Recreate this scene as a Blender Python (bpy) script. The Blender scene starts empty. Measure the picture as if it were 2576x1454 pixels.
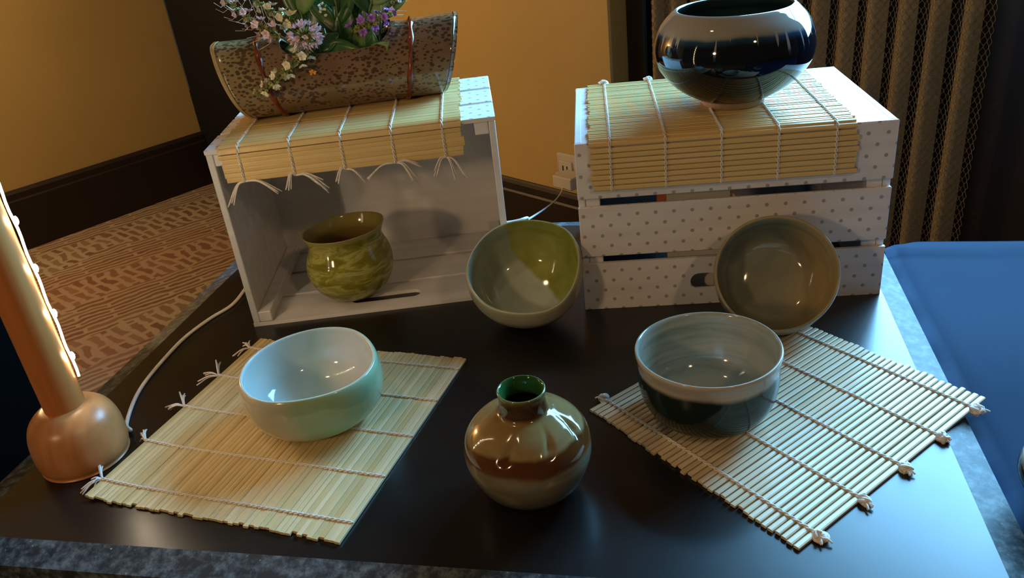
import bpy, bmesh, math, random
import numpy as np
from mathutils import Matrix, Vector

random.seed(7)
rng = np.random.default_rng(7)
SC = bpy.context.scene
COL = SC.collection
S = 0.43            # metres per layout unit (camera height above the table top)
ZT = 0.74           # table top height in metres


def Wp(p):
    return Vector((p[0] * S, p[1] * S, ZT + p[2] * S))


# ------------------------------------------------------------------ camera
cam_d = bpy.data.cameras.new('camera')
cam = bpy.data.objects.new('camera', cam_d)
COL.objects.link(cam)
RW = ((0.99310201, -0.11725355, 0.0), (-0.05370144, -0.45483491, 0.88895521), (-0.10423315, -0.8828232, -0.45799415))
m = Matrix.Identity(4)
for i in range(3):
    m[i][0] = RW[i][0]
    m[i][1] = -RW[i][1]
    m[i][2] = -RW[i][2]
m.translation = Wp((0, 0, 1))
cam.matrix_world = m
cam_d.sensor_width = 36.0
cam_d.lens = 2030 / 2576 * 36.0
cam_d.clip_start = 0.01
SC.camera = cam

# ------------------------------------------------------------------ world, view
SC.view_settings.view_transform = 'Standard'
SC.view_settings.look = 'None'
SC.view_settings.gamma = 1.0
SC.view_settings.use_curve_mapping = False
SC.view_settings.exposure = 0.0
wd = bpy.data.worlds.new('dim_room')
SC.world = wd
wd.use_nodes = True
wd.node_tree.nodes['Background'].inputs[0].default_value = (0.85, 0.72, 0.55, 1)
wd.node_tree.nodes['Background'].inputs[1].default_value = 0.035

# ------------------------------------------------------------------ large lights
WD = np.array([0.652, -0.758, 0.0])       # direction of the window wall
WN = np.array([-0.758, -0.652, 0.0])      # its normal, into the room
WB = np.array([0.975, 5.417, 0.0])        # its left end


def area(name, loc, direction, sx, sy, power, color):
    d = bpy.data.lights.new(name, 'AREA')
    d.shape = 'RECTANGLE'
    d.size, d.size_y = sx * S, sy * S
    d.energy = power
    d.color = color
    o = bpy.data.objects.new(name, d)
    COL.objects.link(o)
    o.location = Wp(loc)
    o.rotation_euler = Vector(direction).to_track_quat('-Z', 'Y').to_euler()
    return o


# daylight that fills the window opening above the net curtain
wc = WB + WD * 2.2 + WN * 0.03
day = area('window_daylight', (wc[0], wc[1], 1.95), tuple(WN), 2.6, 2.5, 105.0, (0.23, 0.60, 1.0))
day.data.spread = math.radians(128)      # spread narrowed so the daylight stays off the left wall


def bulb(name, loc, power, r=0.05, color=(1.0, 0.64, 0.33)):
    d = bpy.data.lights.new(name, 'POINT')
    d.energy = power
    d.color = color
    d.shadow_soft_size = r
    o = bpy.data.objects.new(name, d)
    COL.objects.link(o)
    o.location = Wp(loc)
    return o


# warm unseen lamps; two low ones placed to light the crate and left wall
bulb('unseen_lamp', (1.7, -1.6, 2.9), 12.0)
bulb('unseen_lamp.001', (-1.9, -0.7, 1.4), 11.0)  # low lamp added to light the inside of the open crate
bulb('unseen_lamp.002', (-5.3, 5.8, 1.6), 66.0)  # unseen lamp set close to the left wall to brighten it
bulb('unseen_lamp.003', (-1.6, 1.2, 4.6), 9.0)


# ------------------------------------------------------------------ node helpers
def new_mat(name):
    m = bpy.data.materials.new(name)
    m.use_nodes = True
    return m, m.node_tree, m.node_tree.nodes['Principled BSDF']


def nd(t, typ, **kw):
    n = t.nodes.new(typ)
    for k, v in kw.items():
        if k.startswith('i_'):
            key = k[2:]
            key = int(key) if key.isdigit() else key.replace('_', ' ')
            n.inputs[key].default_value = v
        else:
            setattr(n, k, v)
    return n


def mathn(t, op, a, b=None, c=None):
    n = t.nodes.new('ShaderNodeMath')
    n.operation = op
    for i, v in enumerate((a, b, c)):
        if v is None:
            continue
        if isinstance(v, (int, float)):
            n.inputs[i].default_value = v
        else:
            t.links.new(v, n.inputs[i])
    return n.outputs[0]


def mixc(t, f, a, b):
    n = t.nodes.new('ShaderNodeMix')
    n.data_type = 'RGBA'
    for sock, v in ((n.inputs[0], f), (n.inputs[6], a), (n.inputs[7], b)):
        if isinstance(v, (int, float)):
            sock.default_value = v
        elif isinstance(v, tuple):
            sock.default_value = v if len(v) == 4 else v + (1,)
        else:
            t.links.new(v, sock)
    return n.outputs[2]


def ramp(t, f, stops, interp='LINEAR'):
    n = t.nodes.new('ShaderNodeValToRGB')
    n.color_ramp.interpolation = interp
    el = n.color_ramp.elements
    while len(el) < len(stops):
        el.new(0.5)
    for e, (p, c) in zip(el, stops):
        e.position = p
        e.color = c if len(c) == 4 else c + (1,)
    t.links.new(f, n.inputs[0])
    return n.outputs[0]


def objco(t):
    n = t.nodes.new('ShaderNodeTexCoord')
    s = t.nodes.new('ShaderNodeSeparateXYZ')
    t.links.new(n.outputs['Object'], s.inputs[0])
    return n, s.outputs[0], s.outputs[1], s.outputs[2]


def noise(t, vec, scale, detail=3.0, rough=0.5, dist=0.0):
    n = nd(t, 'ShaderNodeTexNoise')
    n.inputs['Scale'].default_value = scale
    n.inputs['Detail'].default_value = detail
    n.inputs['Roughness'].default_value = rough
    n.inputs['Distortion'].default_value = dist
    if vec is not None:
        t.links.new(vec, n.inputs['Vector'])
    return n.outputs['Fac']


def bump(t, b, h, strength, dist=0.001):
    n = t.nodes.new('ShaderNodeBump')
    n.inputs['Strength'].default_value = strength
    n.inputs['Distance'].default_value = dist
    t.links.new(h, n.inputs['Height'])
    t.links.new(n.outputs[0], b.inputs['Normal'])


def plain(name, col, rough=0.5, metal=0.0, nscale=0.0, namt=0.15, spec=0.5, bmp=0.0):
    m, t, b = new_mat(name)
    b.inputs['Roughness'].default_value = rough
    b.inputs['Metallic'].default_value = metal
    b.inputs['Specular IOR Level'].default_value = spec
    if nscale:
        tc, x, y, z = objco(t)
        f = noise(t, tc.outputs['Object'], nscale)
        dark = tuple(c * (1 - namt) for c in col)
        lite = tuple(min(1, c * (1 + namt)) for c in col)
        c = ramp(t, f, [(0.3, dark), (0.7, lite)])
        t.links.new(c, b.inputs['Base Color'])
        if bmp:
            bump(t, b, f, bmp)
    else:
        b.inputs['Base Color'].default_value = col + (1,)
    return m


def stretched(t, tc, sc, out='Object'):
    mp = nd(t, 'ShaderNodeMapping')
    mp.inputs['Scale'].default_value = sc
    t.links.new(tc.outputs[out], mp.inputs[0])
    return mp.outputs[0]


# ------------------------------------------------------------------ materials
MAT = {}


def mk_wood(name, c1, c2, axis_scale, rough=0.4):
    m, t, b = new_mat(name)
    tc, x, y, z = objco(t)
    v = stretched(t, tc, axis_scale)
    f = noise(t, v, 1.0, 5.0, 0.6, 0.6)
    c = ramp(t, f, [(0.3, c1), (0.7, c2)])
    t.links.new(c, b.inputs['Base Color'])
    b.inputs['Roughness'].default_value = rough
    return m


def mk_crate(dots):
    m, t, b = new_mat('white_painted_wood_with_grey_dots' if dots else 'white_painted_wood')
    tc, x, y, z = objco(t)
    f = noise(t, stretched(t, tc, (6, 60, 60)), 1.0, 4.0)
    base = ramp(t, f, [(0.3, (0.70, 0.68, 0.68)), (0.7, (0.80, 0.79, 0.79))])
    if dots:
        p, q, r = 0.0425 * S, 0.0265 * S, 0.0046 * S

        def cell(ox, oy):
            fx = mathn(t, 'SUBTRACT', mathn(t, 'FRACT', mathn(t, 'MULTIPLY_ADD', x, 1 / p, 50.0 + ox)), 0.5)
            fy = mathn(t, 'SUBTRACT', mathn(t, 'FRACT', mathn(t, 'MULTIPLY_ADD', y, 1 / (2 * q), 50.0 + oy)), 0.5)
            dx = mathn(t, 'MULTIPLY', fx, p)
            dy = mathn(t, 'MULTIPLY', fy, 2 * q)
            return mathn(t, 'SQRT', mathn(t, 'ADD', mathn(t, 'MULTIPLY', dx, dx), mathn(t, 'MULTIPLY', dy, dy)))
        d = mathn(t, 'MINIMUM', cell(0.12, 0.2), cell(0.62, 0.7))
        mr = nd(t, 'ShaderNodeMapRange')
        t.links.new(d, mr.inputs[0])
        mr.inputs[1].default_value = r * 0.8
        mr.inputs[2].default_value = r * 1.15
        mr.inputs[3].default_value = 1.0
        mr.inputs[4].default_value = 0.0
        ns = nd(t, 'ShaderNodeSeparateXYZ')
        t.links.new(tc.outputs['Normal'], ns.inputs[0])
        msk = mathn(t, 'MULTIPLY', mr.outputs[0], mathn(t, 'GREATER_THAN', ns.outputs[2], 0.7))
        base = mixc(t, msk, base, (0.36, 0.35, 0.36))
    t.links.new(base, b.inputs['Base Color'])
    b.inputs['Roughness'].default_value = 0.45
    return m


def mk_bamboo(name, cols, rough=0.35):
    m, t, b = new_mat(name)
    oi = nd(t, 'ShaderNodeObjectInfo')
    c = ramp(t, oi.outputs['Random'], [(i / (len(cols) - 1), k) for i, k in enumerate(cols)])
    tc, x, y, z = objco(t)
    f = noise(t, stretched(t, tc, (14, 420, 420)), 1.0, 4.0)
    c = mixc(t, mathn(t, 'MULTIPLY', f, 0.45), c, (0.55, 0.36, 0.13))
    t.links.new(c, b.inputs['Base Color'])
    b.inputs['Roughness'].default_value = rough
    return m


MAT['crate'] = mk_crate(False)
MAT['crate_dot'] = mk_crate(True)
MAT['bamboo'] = mk_bamboo('pale_bamboo', [(0.58, 0.45, 0.20), (0.74, 0.62, 0.35), (0.62, 0.52, 0.27), (0.80, 0.68, 0.41), (0.54, 0.44, 0.21)])
MAT['bamboo_pale'] = mk_bamboo('bleached_bamboo', [(0.66, 0.54, 0.34), (0.82, 0.72, 0.52), (0.74, 0.63, 0.43), (0.84, 0.76, 0.57), (0.62, 0.50, 0.31)], 0.3)
MAT['bamboo_gold'] = mk_bamboo('golden_bamboo', [(0.68, 0.48, 0.19), (0.76, 0.58, 0.27), (0.72, 0.53, 0.22), (0.66, 0.45, 0.16)])
MAT['knot'] = plain('cotton_knot', (0.84, 0.80, 0.74), 0.85, nscale=900, namt=0.1)
MAT['string'] = plain('cotton_string', (0.74, 0.69, 0.63), 0.8, nscale=900, namt=0.2)
MAT['cord'] = plain('white_cord', (0.72, 0.70, 0.66), 0.4)
MAT['wood_pole'] = mk_wood('honey_wood_pole', (0.40, 0.13, 0.030), (0.54, 0.20, 0.05), (40, 40, 5), 0.38)
MAT['wood_base'] = mk_wood('honey_wood_base', (0.40, 0.16, 0.050), (0.54, 0.24, 0.085), (70, 30, 7), 0.33)
MAT['paper'] = plain('white_paper', (0.8, 0.78, 0.74), 0.6)
MAT['orange'] = plain('orange_print', (0.75, 0.2, 0.06), 0.6)


def mk_wall():
    m, t, b = new_mat('ochre_wall_paint')
    tc, x, y, z = objco(t)
    f = noise(t, tc.outputs['Object'], 3.0, 4.0)
    c = ramp(t, f, [(0.3, (0.53, 0.375, 0.115)), (0.7, (0.58, 0.415, 0.135))])
    t.links.new(c, b.inputs['Base Color'])
    b.inputs['Roughness'].default_value = 0.6
    bump(t, b, noise(t, tc.outputs['Object'], 60.0), 0.15, 0.002)
    return m


MAT['wall'] = mk_wall()
MAT['dark_wood'] = mk_wood('dark_stained_wood', (0.013, 0.007, 0.004), (0.022, 0.012, 0.007), (8, 8, 2), 0.5)
MAT['flat_black'] = plain('flat_black_paint', (0.004, 0.004, 0.004), 0.7, spec=0.2)


def mk_table():
    m, t, b = new_mat('black_painted_table_top')
    tc, x, y, z = objco(t)
    f = noise(t, tc.outputs['Object'], 14.0, 5.0)
    c = ramp(t, f, [(0.3, (0.007, 0.006, 0.005)), (0.7, (0.011, 0.009, 0.008))])
    t.links.new(c, b.inputs['Base Color'])
    f2 = noise(t, tc.outputs['Object'], 45.0, 4.0)
    r = ramp(t, f2, [(0.3, (0.285,) * 3), (0.7, (0.305,) * 3)])
    t.links.new(r, b.inputs['Roughness'])
    b.inputs['Specular IOR Level'].default_value = 0.5
    return m


def mk_bevel():
    m, t, b = new_mat('speckled_worn_table_edge')
    tc, x, y, z = objco(t)
    f = noise(t, tc.outputs['Object'], 105.0, 4.0, 0.7)
    c = ramp(t, f, [(0.40, (0.010, 0.017, 0.022)), (0.5, (0.035, 0.05, 0.06)), (0.58, (0.075, 0.10, 0.11)), (0.70, (0.14, 0.17, 0.18))])
    sp = noise(t, tc.outputs['Object'], 420.0, 1.0)
    c = mixc(t, ramp(t, sp, [(0.76, (0, 0, 0)), (0.80, (1, 1, 1))]), c, (0.3, 0.32, 0.33))
    t.links.new(c, b.inputs['Base Color'])
    b.inputs['Roughness'].default_value = 0.55
    b.inputs['Specular IOR Level'].default_value = 0.35
    return m


MAT['table'] = mk_table()
MAT['bevel'] = mk_bevel()
MAT['table_side'] = plain('black_table_side', (0.006, 0.006, 0.006), 0.6)


def mk_blue():
    m, t, b = new_mat('blue_tablecloth_fabric')
    tc, x, y, z = objco(t)
    f = noise(t, tc.outputs['Object'], 7.0, 3.0)
    c = ramp(t, f, [(0.3, (0.0008, 0.017, 0.050)), (0.7, (0.0011, 0.020, 0.058))])
    t.links.new(c, b.inputs['Base Color'])
    b.inputs['Roughness'].default_value = 0.75
    b.inputs['Specular IOR Level'].default_value = 0.08
    bump(t, b, noise(t, tc.outputs['Object'], 900.0), 0.1, 0.0005)
    return m


MAT['blue'] = mk_blue()


def mk_carpet():
    m, t, b = new_mat('patterned_carpet')
    tc, x, y, z = objco(t)
    nz = nd(t, 'ShaderNodeTexNoise')
    nz.inputs['Scale'].default_value = 11.0
    t.links.new(tc.outputs['Object'], nz.inputs['Vector'])
    dv = nd(t, 'ShaderNodeVectorMath', operation='MULTIPLY_ADD')
    t.links.new(nz.outputs['Color'], dv.inputs[0])
    dv.inputs[1].default_value = (0.055, 0.055, 0)
    t.links.new(tc.outputs['Object'], dv.inputs[2])
    rot = nd(t, 'ShaderNodeMapping')
    rot.inputs['Rotation'].default_value = (0, 0, math.radians(-40))
    t.links.new(dv.outputs[0], rot.inputs[0])

    def brick(angle, bw, rh):
        mp = nd(t, 'ShaderNodeMapping')
        mp.inputs['Rotation'].default_value = (0, 0, math.radians(angle))
        t.links.new(rot.outputs[0], mp.inputs[0])
        n = nd(t, 'ShaderNodeTexBrick')
        n.offset = 0.37
        n.inputs['Scale'].default_value = 1.0
        n.inputs['Brick Width'].default_value = bw
        n.inputs['Row Height'].default_value = rh
        n.inputs['Mortar Size'].default_value = rh * 0.30
        n.inputs['Mortar Smooth'].default_value = 0.5
        n.inputs['Bias'].default_value = -0.1
        n.inputs['Color1'].default_value = (0.125, 0.076, 0.046, 1)
        n.inputs['Color2'].default_value = (0.20, 0.14, 0.082, 1)
        n.inputs['Mortar'].default_value = (0.29, 0.24, 0.165, 1)
        t.links.new(mp.outputs[0], n.inputs['Vector'])
        return n.outputs['Color']
    a = brick(6, 0.30, 0.030)
    c = brick(84, 0.105, 0.040)
    sp = nd(t, 'ShaderNodeSeparateXYZ')
    t.links.new(rot.outputs[0], sp.inputs[0])
    wob = noise(t, tc.outputs['Object'], 3.0, 2.0)
    band = mathn(t, 'FRACT', mathn(t, 'MULTIPLY_ADD', wob, 0.5, mathn(t, 'MULTIPLY', sp.outputs[1], 1 / 0.46)))
    band = mathn(t, 'GREATER_THAN', band, 0.5)
    col = mixc(t, band, a, c)
    red = ramp(t, noise(t, tc.outputs['Object'], 1.6, 2.0), [(0.45, (0, 0, 0)), (0.65, (1, 1, 1))])
    col = mixc(t, mathn(t, 'MULTIPLY', red, 0.25), col, (0.26, 0.085, 0.05))
    t.links.new(col, b.inputs['Base Color'])
    b.inputs['Roughness'].default_value = 0.95
    b.inputs['Specular IOR Level'].default_value = 0.1
    bump(t, b, noise(t, tc.outputs['Object'], 400.0), 0.3, 0.002)
    return m


MAT['carpet'] = mk_carpet()


def mk_glaze(name, builder, rough=0.08, coat=0.0, spec=0.5):
    m, t, b = new_mat(name)
    tc, x, y, z = objco(t)
    c = builder(t, tc, x, y, z)
    t.links.new(c, b.inputs['Base Color'])
    b.inputs['Roughness'].default_value = rough
    b.inputs['Coat Weight'].default_value = coat
    b.inputs['Specular IOR Level'].default_value = spec
    b.inputs['Coat Roughness'].default_value = 0.03
    return m


def rng01(t, v, a, b):
    n = nd(t, 'ShaderNodeMapRange')
    n.interpolation_type = 'SMOOTHSTEP'
    t.links.new(v, n.inputs[0])
    n.inputs[1].default_value = a
    n.inputs[2].default_value = b
    return n.outputs[0]


def wob(t, tc, v, scale, amt):
    return mathn(t, 'MULTIPLY_ADD', mathn(t, 'SUBTRACT', noise(t, tc.outputs['Object'], scale, 3.0), 0.5), amt, v)


# ------------------------------------------------------------------ object helpers
def tag(o, label=None, cat=None, group=None, kind=None):
    if label:
        o['label'] = label
    if cat:
        o['category'] = cat
    if group:
        o['group'] = group
    if kind:
        o['kind'] = kind
    return o


def empty(name, loc, rotz=0.0, mat=None):
    o = bpy.data.objects.new(name, None)
    COL.objects.link(o)
    o.empty_display_size = 0.05
    if mat is not None:
        o.matrix_world = mat
    else:
        o.location = Wp(loc)
        o.rotation_euler = (0, 0, rotz)
    return o


def make_mesh(name, verts, faces, smooth=False, mats=(), fmat=None):
    me = bpy.data.meshes.new(name)
    me.from_pydata([tuple(float(c) * S for c in v) for v in verts], [], [tuple(int(i) for i in f) for f in faces])
    for k in mats:
        me.materials.append(k)
    if fmat is not None:
        me.polygons.foreach_set('material_index', fmat)
    if smooth:
        me.polygons.foreach_set('use_smooth', [True] * len(me.polygons))
    me.update()
    return me


def put(name, me, parent=None, loc=None, mat=None):
    """link mesh me; loc/mat in layout units: world when top-level, local when a child"""
    o = bpy.data.objects.new(name, me)
    COL.objects.link(o)
    if parent is not None:
        o.parent = parent
        if loc is not None:
            o.location = Vector(loc) * S
        if mat is not None:
            mm = mat.copy()
            mm.translation = mat.translation * S
            o.matrix_local = mm
    elif loc is not None:
        o.location = Wp(loc)
    return o


def box_vf(x0, x1, y0, y1, z0, z1):
    v = [(x0, y0, z0), (x1, y0, z0), (x1, y1, z0), (x0, y1, z0), (x0, y0, z1), (x1, y0, z1), (x1, y1, z1), (x0, y1, z1)]
    f = [(0, 3, 2, 1), (4, 5, 6, 7), (0, 1, 5, 4), (1, 2, 6, 5), (2, 3, 7, 6), (3, 0, 4, 7)]
    return v, f


def bevel_me(me, off, seg=1):
    bm = bmesh.new()
    bm.from_mesh(me)
    bmesh.ops.bevel(bm, geom=bm.edges[:], offset=off * S, segments=seg, affect='EDGES', profile=0.5)
    bm.to_mesh(me)
    bm.free()
    return me


def box(name, b, mat, parent=None, loc=None, bev=0.0, m4=None):
    v, f = box_vf(*b)
    me = make_mesh(name, v, f, mats=[mat])
    if bev:
        bevel_me(me, bev)
    return put(name, me, parent, loc, m4)


def cat_rom(pts, n=8):
    p = np.array(pts, float)
    q = np.vstack([2 * p[0] - p[1], p, 2 * p[-1] - p[-2]])
    out = []
    for i in range(1, len(q) - 2):
        for k in range(n):
            t = k / n
            a, b, c, d = q[i - 1], q[i], q[i + 1], q[i + 2]
            out.append(0.5 * (2 * b + (c - a) * t + (2 * a - 5 * b + 4 * c - d) * t * t + (3 * b - a - 3 * c + d) * t ** 3))
    out.append(p[-1])
    return np.array(out)


def tube_vf(pts, r, n=6, caps=True):
    p = np.array(pts, float)
    rr = np.full(len(p), r) if np.isscalar(r) else np.array(r, float)
    T = np.gradient(p, axis=0)
    T /= np.linalg.norm(T, axis=1)[:, None] + 1e-12
    ref = np.array([0, 0, 1.0]) if abs(T[0][2]) < 0.9 else np.array([1.0, 0, 0])
    u = np.cross(T[0], ref)
    u /= np.linalg.norm(u)
    V, F = [], []
    for i in range(len(p)):
        u = u - T[i] * (u @ T[i])
        u /= np.linalg.norm(u) + 1e-12
        w = np.cross(T[i], u)
        for k in range(n):
            a = 2 * math.pi * k / n
            V.append(p[i] + rr[i] * (math.cos(a) * u + math.sin(a) * w))
    for i in range(len(p) - 1):
        for k in range(n):
            a, b = i * n + k, i * n + (k + 1) % n
            F.append((a, b, b + n, a + n))
    if caps:
        F.append(tuple(range(n - 1, -1, -1)))
        F.append(tuple(range((len(p) - 1) * n, len(p) * n)))
    return V, F


def merge(parts):
    V, F = [], []
    for v, f in parts:
        o = len(V)
        V.extend(v)
        F.extend([tuple(i + o for i in q) for q in f])
    return V, F


def lathe_me(name, prof, seg=72, rim=None, mats=(), segmat=None, offs=None, smoothn=6, dent=None):
    """prof: list of (r,z); rim(theta)->multiplier; blend grows with z/zmax.
    segmat: list of material index per control segment."""
    pr = cat_rom(prof, smoothn)
    zmax = max(z for r, z in prof)
    n = len(pr)
    V, F, M = [], [], []
    for i, (r, z) in enumerate(pr):
        w = max(0.0, min(1.0, z / zmax))
        w = w * w * (3 - 2 * w)
        for k in range(seg):
            th = 2 * math.pi * k / seg
            g = 1.0
            if rim is not None:
                g = 1 + (rim(th) - 1) * w
            rr = max(r, 1e-5) * g
            zz = z
            if dent is not None:
                rr, zz = dent(th, rr, z, i)
            V.append((rr * math.cos(th), rr * math.sin(th), zz))
    for i in range(n - 1):
        si = min(i // smoothn, len(prof) - 2)
        for k in range(seg):
            a, b = i * seg + k, i * seg + (k + 1) % seg
            F.append((a, b, b + seg, a + seg))
            M.append(segmat[si] if segmat else 0)
    return make_mesh(name, V, F, True, mats, M)


def rimfn(table):
    a = np.radians([t[0] for t in table])
    r = np.array([t[1] for t in table], float)
    o = np.argsort(a)
    a, r = a[o], r[o]
    a = np.concatenate([a - 2 * math.pi, a, a + 2 * math.pi])
    r = np.concatenate([r, r, r])
    # smooth with a small periodic kernel
    g = np.linspace(-math.pi, math.pi, 181)[:-1]
    v = np.interp(g, a, r)
    k = np.exp(-0.5 * (np.arange(-12, 13) / 5.0) ** 2)
    k /= k.sum()
    v = np.convolve(np.concatenate([v[-12:], v, v[:12]]), k, 'valid')

    def fn(th):
        th = (th + math.pi) % (2 * math.pi) - math.pi
        return float(np.interp(th, g, v, period=2 * math.pi))
    return fn


# ================================================================== the room
FZ = -ZT / S        # floor in layout units
BBZ = -1.15         # top of the baseboards


def oriented(p0, d, name, length, thick, z0, z1, mat, back=True, bev=0.0):
    """box running from p0 along unit d; its room face is the line itself"""
    d = np.array(d, float) / np.linalg.norm(d)
    ang = math.atan2(d[1], d[0])
    v, f = box_vf(0, length, 0, thick, z0, z1)
    me = make_mesh(name, v, f, mats=[mat])
    if bev:
        bevel_me(me, bev)
    o = put(name, me, None, (p0[0], p0[1], 0))
    o.rotation_euler = (0, 0, ang)
    return o


v, f = box_vf(-12, 12, -8, 14, FZ - 0.1, FZ)
tag(put('floor', make_mesh('floor', v, f, mats=[MAT['carpet']]), None, (0, 0, 0)), kind='structure')

dl = np.array([1.444, 1.466]) / math.hypot(1.444, 1.466)
pl = np.array([-3.158, 8.758]) - dl * 9.0
tag(oriented(pl, dl, 'wall_left', 9.0, 0.3, FZ, 5.0, MAT['wall']), kind='structure')


def baseboard(name, p0, d, length):
    """tall dark board with a stepped, sloping cap"""
    d = np.array(d, float) / np.linalg.norm(d)
    prof = [(0, FZ), (-0.05, FZ), (-0.05, BBZ - 0.10), (-0.04, BBZ - 0.085), (-0.04, BBZ - 0.03), (-0.022, BBZ - 0.012), (-0.012, BBZ), (0, BBZ)]
    V = [(0, y, z) for y, z in prof] + [(length, y, z) for y, z in prof]
    n = len(prof)
    F = [(i, (i + 1) % n, n + (i + 1) % n, n + i) for i in range(n)] + [tuple(range(n - 1, -1, -1)), tuple(range(n, 2 * n))]
    o = put(name, make_mesh(name, V, F, mats=[MAT['dark_wood']]), None, (p0[0], p0[1], 0))
    o.rotation_euler = (0, 0, math.atan2(d[1], d[0]))
    tag(o, kind='structure')


baseboard('baseboard_left', pl, dl, 9.0)
dr = np.array([0.652, -0.758])
E2 = np.array([-0.76, 7.10])
A = np.array([0.81, 5.276])
tag(oriented(E2, A - E2, 'wall_right', float(np.linalg.norm(A - E2)), 0.3, FZ, 5.0, MAT['wall'], bev=0.012), kind='structure')
baseboard('baseboard_right', E2, A - E2, float(np.linalg.norm(A - E2)))
# black door panel across the corner, added in place of a dark opening
E1 = np.array([-3.158, 8.758])
dd = (E2 - E1) / np.linalg.norm(E2 - E1)
doorway = oriented(E1 + dd * 0.02, E2 - E1, 'doorway_fill', float(np.linalg.norm(E2 - E1)) - 0.04, 0.12, FZ, 4.2, MAT['flat_black'])
tag(doorway, kind='structure')
Ld = float(np.linalg.norm(E2 - E1)) - 0.04
for i, (a, b) in enumerate(((0.08, 0.46), (0.54, 0.92))):
    for z0, z1 in ((FZ + 0.25, FZ + 1.7), (FZ + 1.95, FZ + 4.6)):
        box('fill_panel', (a * Ld, b * Ld, -0.02, 0.01, z0, z1), MAT['flat_black'], doorway, bev=0.015)
# dark wooden window wall with its opening
WL = 5.2
wz0, wz1, ws0, ws1 = 0.68, 3.22, 0.88, 3.52


def wallbox(name, s0, s1, z0, z1, n0, n1, mat, kind='structure', bev=0.0):
    p = WB + WD * s0
    o = oriented(p, WD[:2], name, s1 - s0, n1 - n0, z0, z1, mat, bev=bev)
    # local +y points away from the room for this wall
    o.location = Wp((p[0] - WN[0] * n0, p[1] - WN[1] * n0, 0))
    if kind:
        tag(o, kind=kind)
    return o


wallbox('wall_window_lower', 0, WL, FZ, wz0, 0, 0.25, MAT['dark_wood'])
wallbox('wall_window_upper', 0, WL, wz1, 5.0, 0, 0.25, MAT['dark_wood'])
wallbox('wall_window_left', 0, ws0, wz0, wz1, 0, 0.25, MAT['dark_wood'])
wallbox('wall_window_right', ws1, WL, wz0, wz1, 0, 0.25, MAT['dark_wood'])
trim = wallbox('trim_1', 0.0, 0.16, FZ, 5.0, -0.06, 0.0, MAT['dark_wood'], bev=0.012)
win = wallbox('window_1', ws0, ws1, wz0 - 0.05, wz0, -0.24, 0.0, MAT['dark_wood'], bev=0.01)  # unseen sill, deepened to shade the curtain from the daylight

wl_, wh_ = ws1 - ws0, wz1 - wz0
for k in range(3):
    xm = wl_ * k / 2
    box('mullion', (xm - 0.022 if k else 0.0, xm + 0.022 if k < 2 else wl_, 0.16, 0.205, wz0, wz1), MAT['dark_wood'], win, bev=0.006)
for k in range(2):
    zm = wz0 + wh_ * (0.55 if k == 0 else 0.985)
    box('transom', (0.03, wl_ - 0.03, 0.162, 0.203, zm - 0.022, zm + 0.022), MAT['dark_wood'], win, bev=0.006)

# ================================================================== table
TA = math.radians(-13.0)
cu = np.array([math.cos(TA), math.sin(TA)])
cvv = np.array([-math.sin(TA), math.cos(TA)])


def line_x(p, d, q, e):
    A_ = np.array([[d[0], -e[0]], [d[1], -e[1]]])
    t_ = np.linalg.solve(A_, np.array(q) - np.array(p))
    return np.array(p) + t_[0] * np.array(d)


Lp, Ld_ = np.array([-1.102, 1.371]), np.array([0.223, 0.975])
Rp, Rd_ = np.array([0.954, 1.71]), np.array([0.239, 0.971])
Fp, Fd_ = np.array([-0.971, 1.117]), np.array([0.972, -0.236])
Bp, Bd_ = np.array([0.19, 2.385]), np.array([0.974, -0.225])
FL, FR = line_x(Lp, Ld_, Fp, Fd_), line_x(Rp, Rd_, Fp, Fd_)
BL, BR = line_x(Lp, Ld_, Bp, Bd_), line_x(Rp, Rd_, Bp, Bd_)
ctr = (FL + FR + BL + BR) / 4
table = empty('display_table', (ctr[0], ctr[1], FZ))
tag(table, 'low black square table with a speckled worn edge, carrying the pottery', 'table')
quad = np.array([FL, FR, BR, BL]) - ctr


def inset(q, w):
    n = len(q)
    out = []
    for i in range(n):
        a, b, c = q[i - 1], q[i], q[(i + 1) % n]
        d1, d2 = (b - a) / np.linalg.norm(b - a), (c - b) / np.linalg.norm(c - b)
        n1, n2 = np.array([-d1[1], d1[0]]), np.array([-d2[1], d2[0]])
        out.append(line_x(a + n1 * w, d1, b + n2 * w, d2))
    return np.array(out)


inn = inset(quad, 0.055)
h0 = -FZ
V = [(x, y, h0) for x, y in inn] + [(x, y, h0 - 0.05) for x, y in inn]
F = [(0, 1, 2, 3), (7, 6, 5, 4), (0, 4, 5, 1), (1, 5, 6, 2), (2, 6, 7, 3), (3, 7, 4, 0)]
put('table_top', make_mesh('table_top', V, F, mats=[MAT['table']]), table)
V = [(x, y, h0) for x, y in inn] + [(x, y, h0 - 0.012) for x, y in quad] + [(x, y, h0 - 0.055) for x, y in quad] + [(x, y, h0 - 0.055) for x, y in inn]
F = []
for k in range(3):
    for i in range(4):
        j = (i + 1) % 4
        F.append((k * 4 + i, (k + 1) * 4 + i, (k + 1) * 4 + j, k * 4 + j))
put('bevelled_edge', make_mesh('bevelled_edge', V, F, mats=[MAT['bevel']]), table)
ap = inset(quad, 0.03)
V = [(x, y, h0 - 0.055) for x, y in ap] + [(x, y, h0 - 0.40) for x, y in ap]
F = [(i, i + 4, (i + 1) % 4 + 4, (i + 1) % 4) for i in range(4)] + [(4, 5, 6, 7)[::-1]]
put('apron', make_mesh('apron', V, F, mats=[MAT['table_side']]), table)
for x, y in inset(quad, 0.10):
    box('leg', (x - 0.06, x + 0.06, y - 0.06, y + 0.06, 0, h0 - 0.06), MAT['table_side'], table, bev=0.008)

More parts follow.
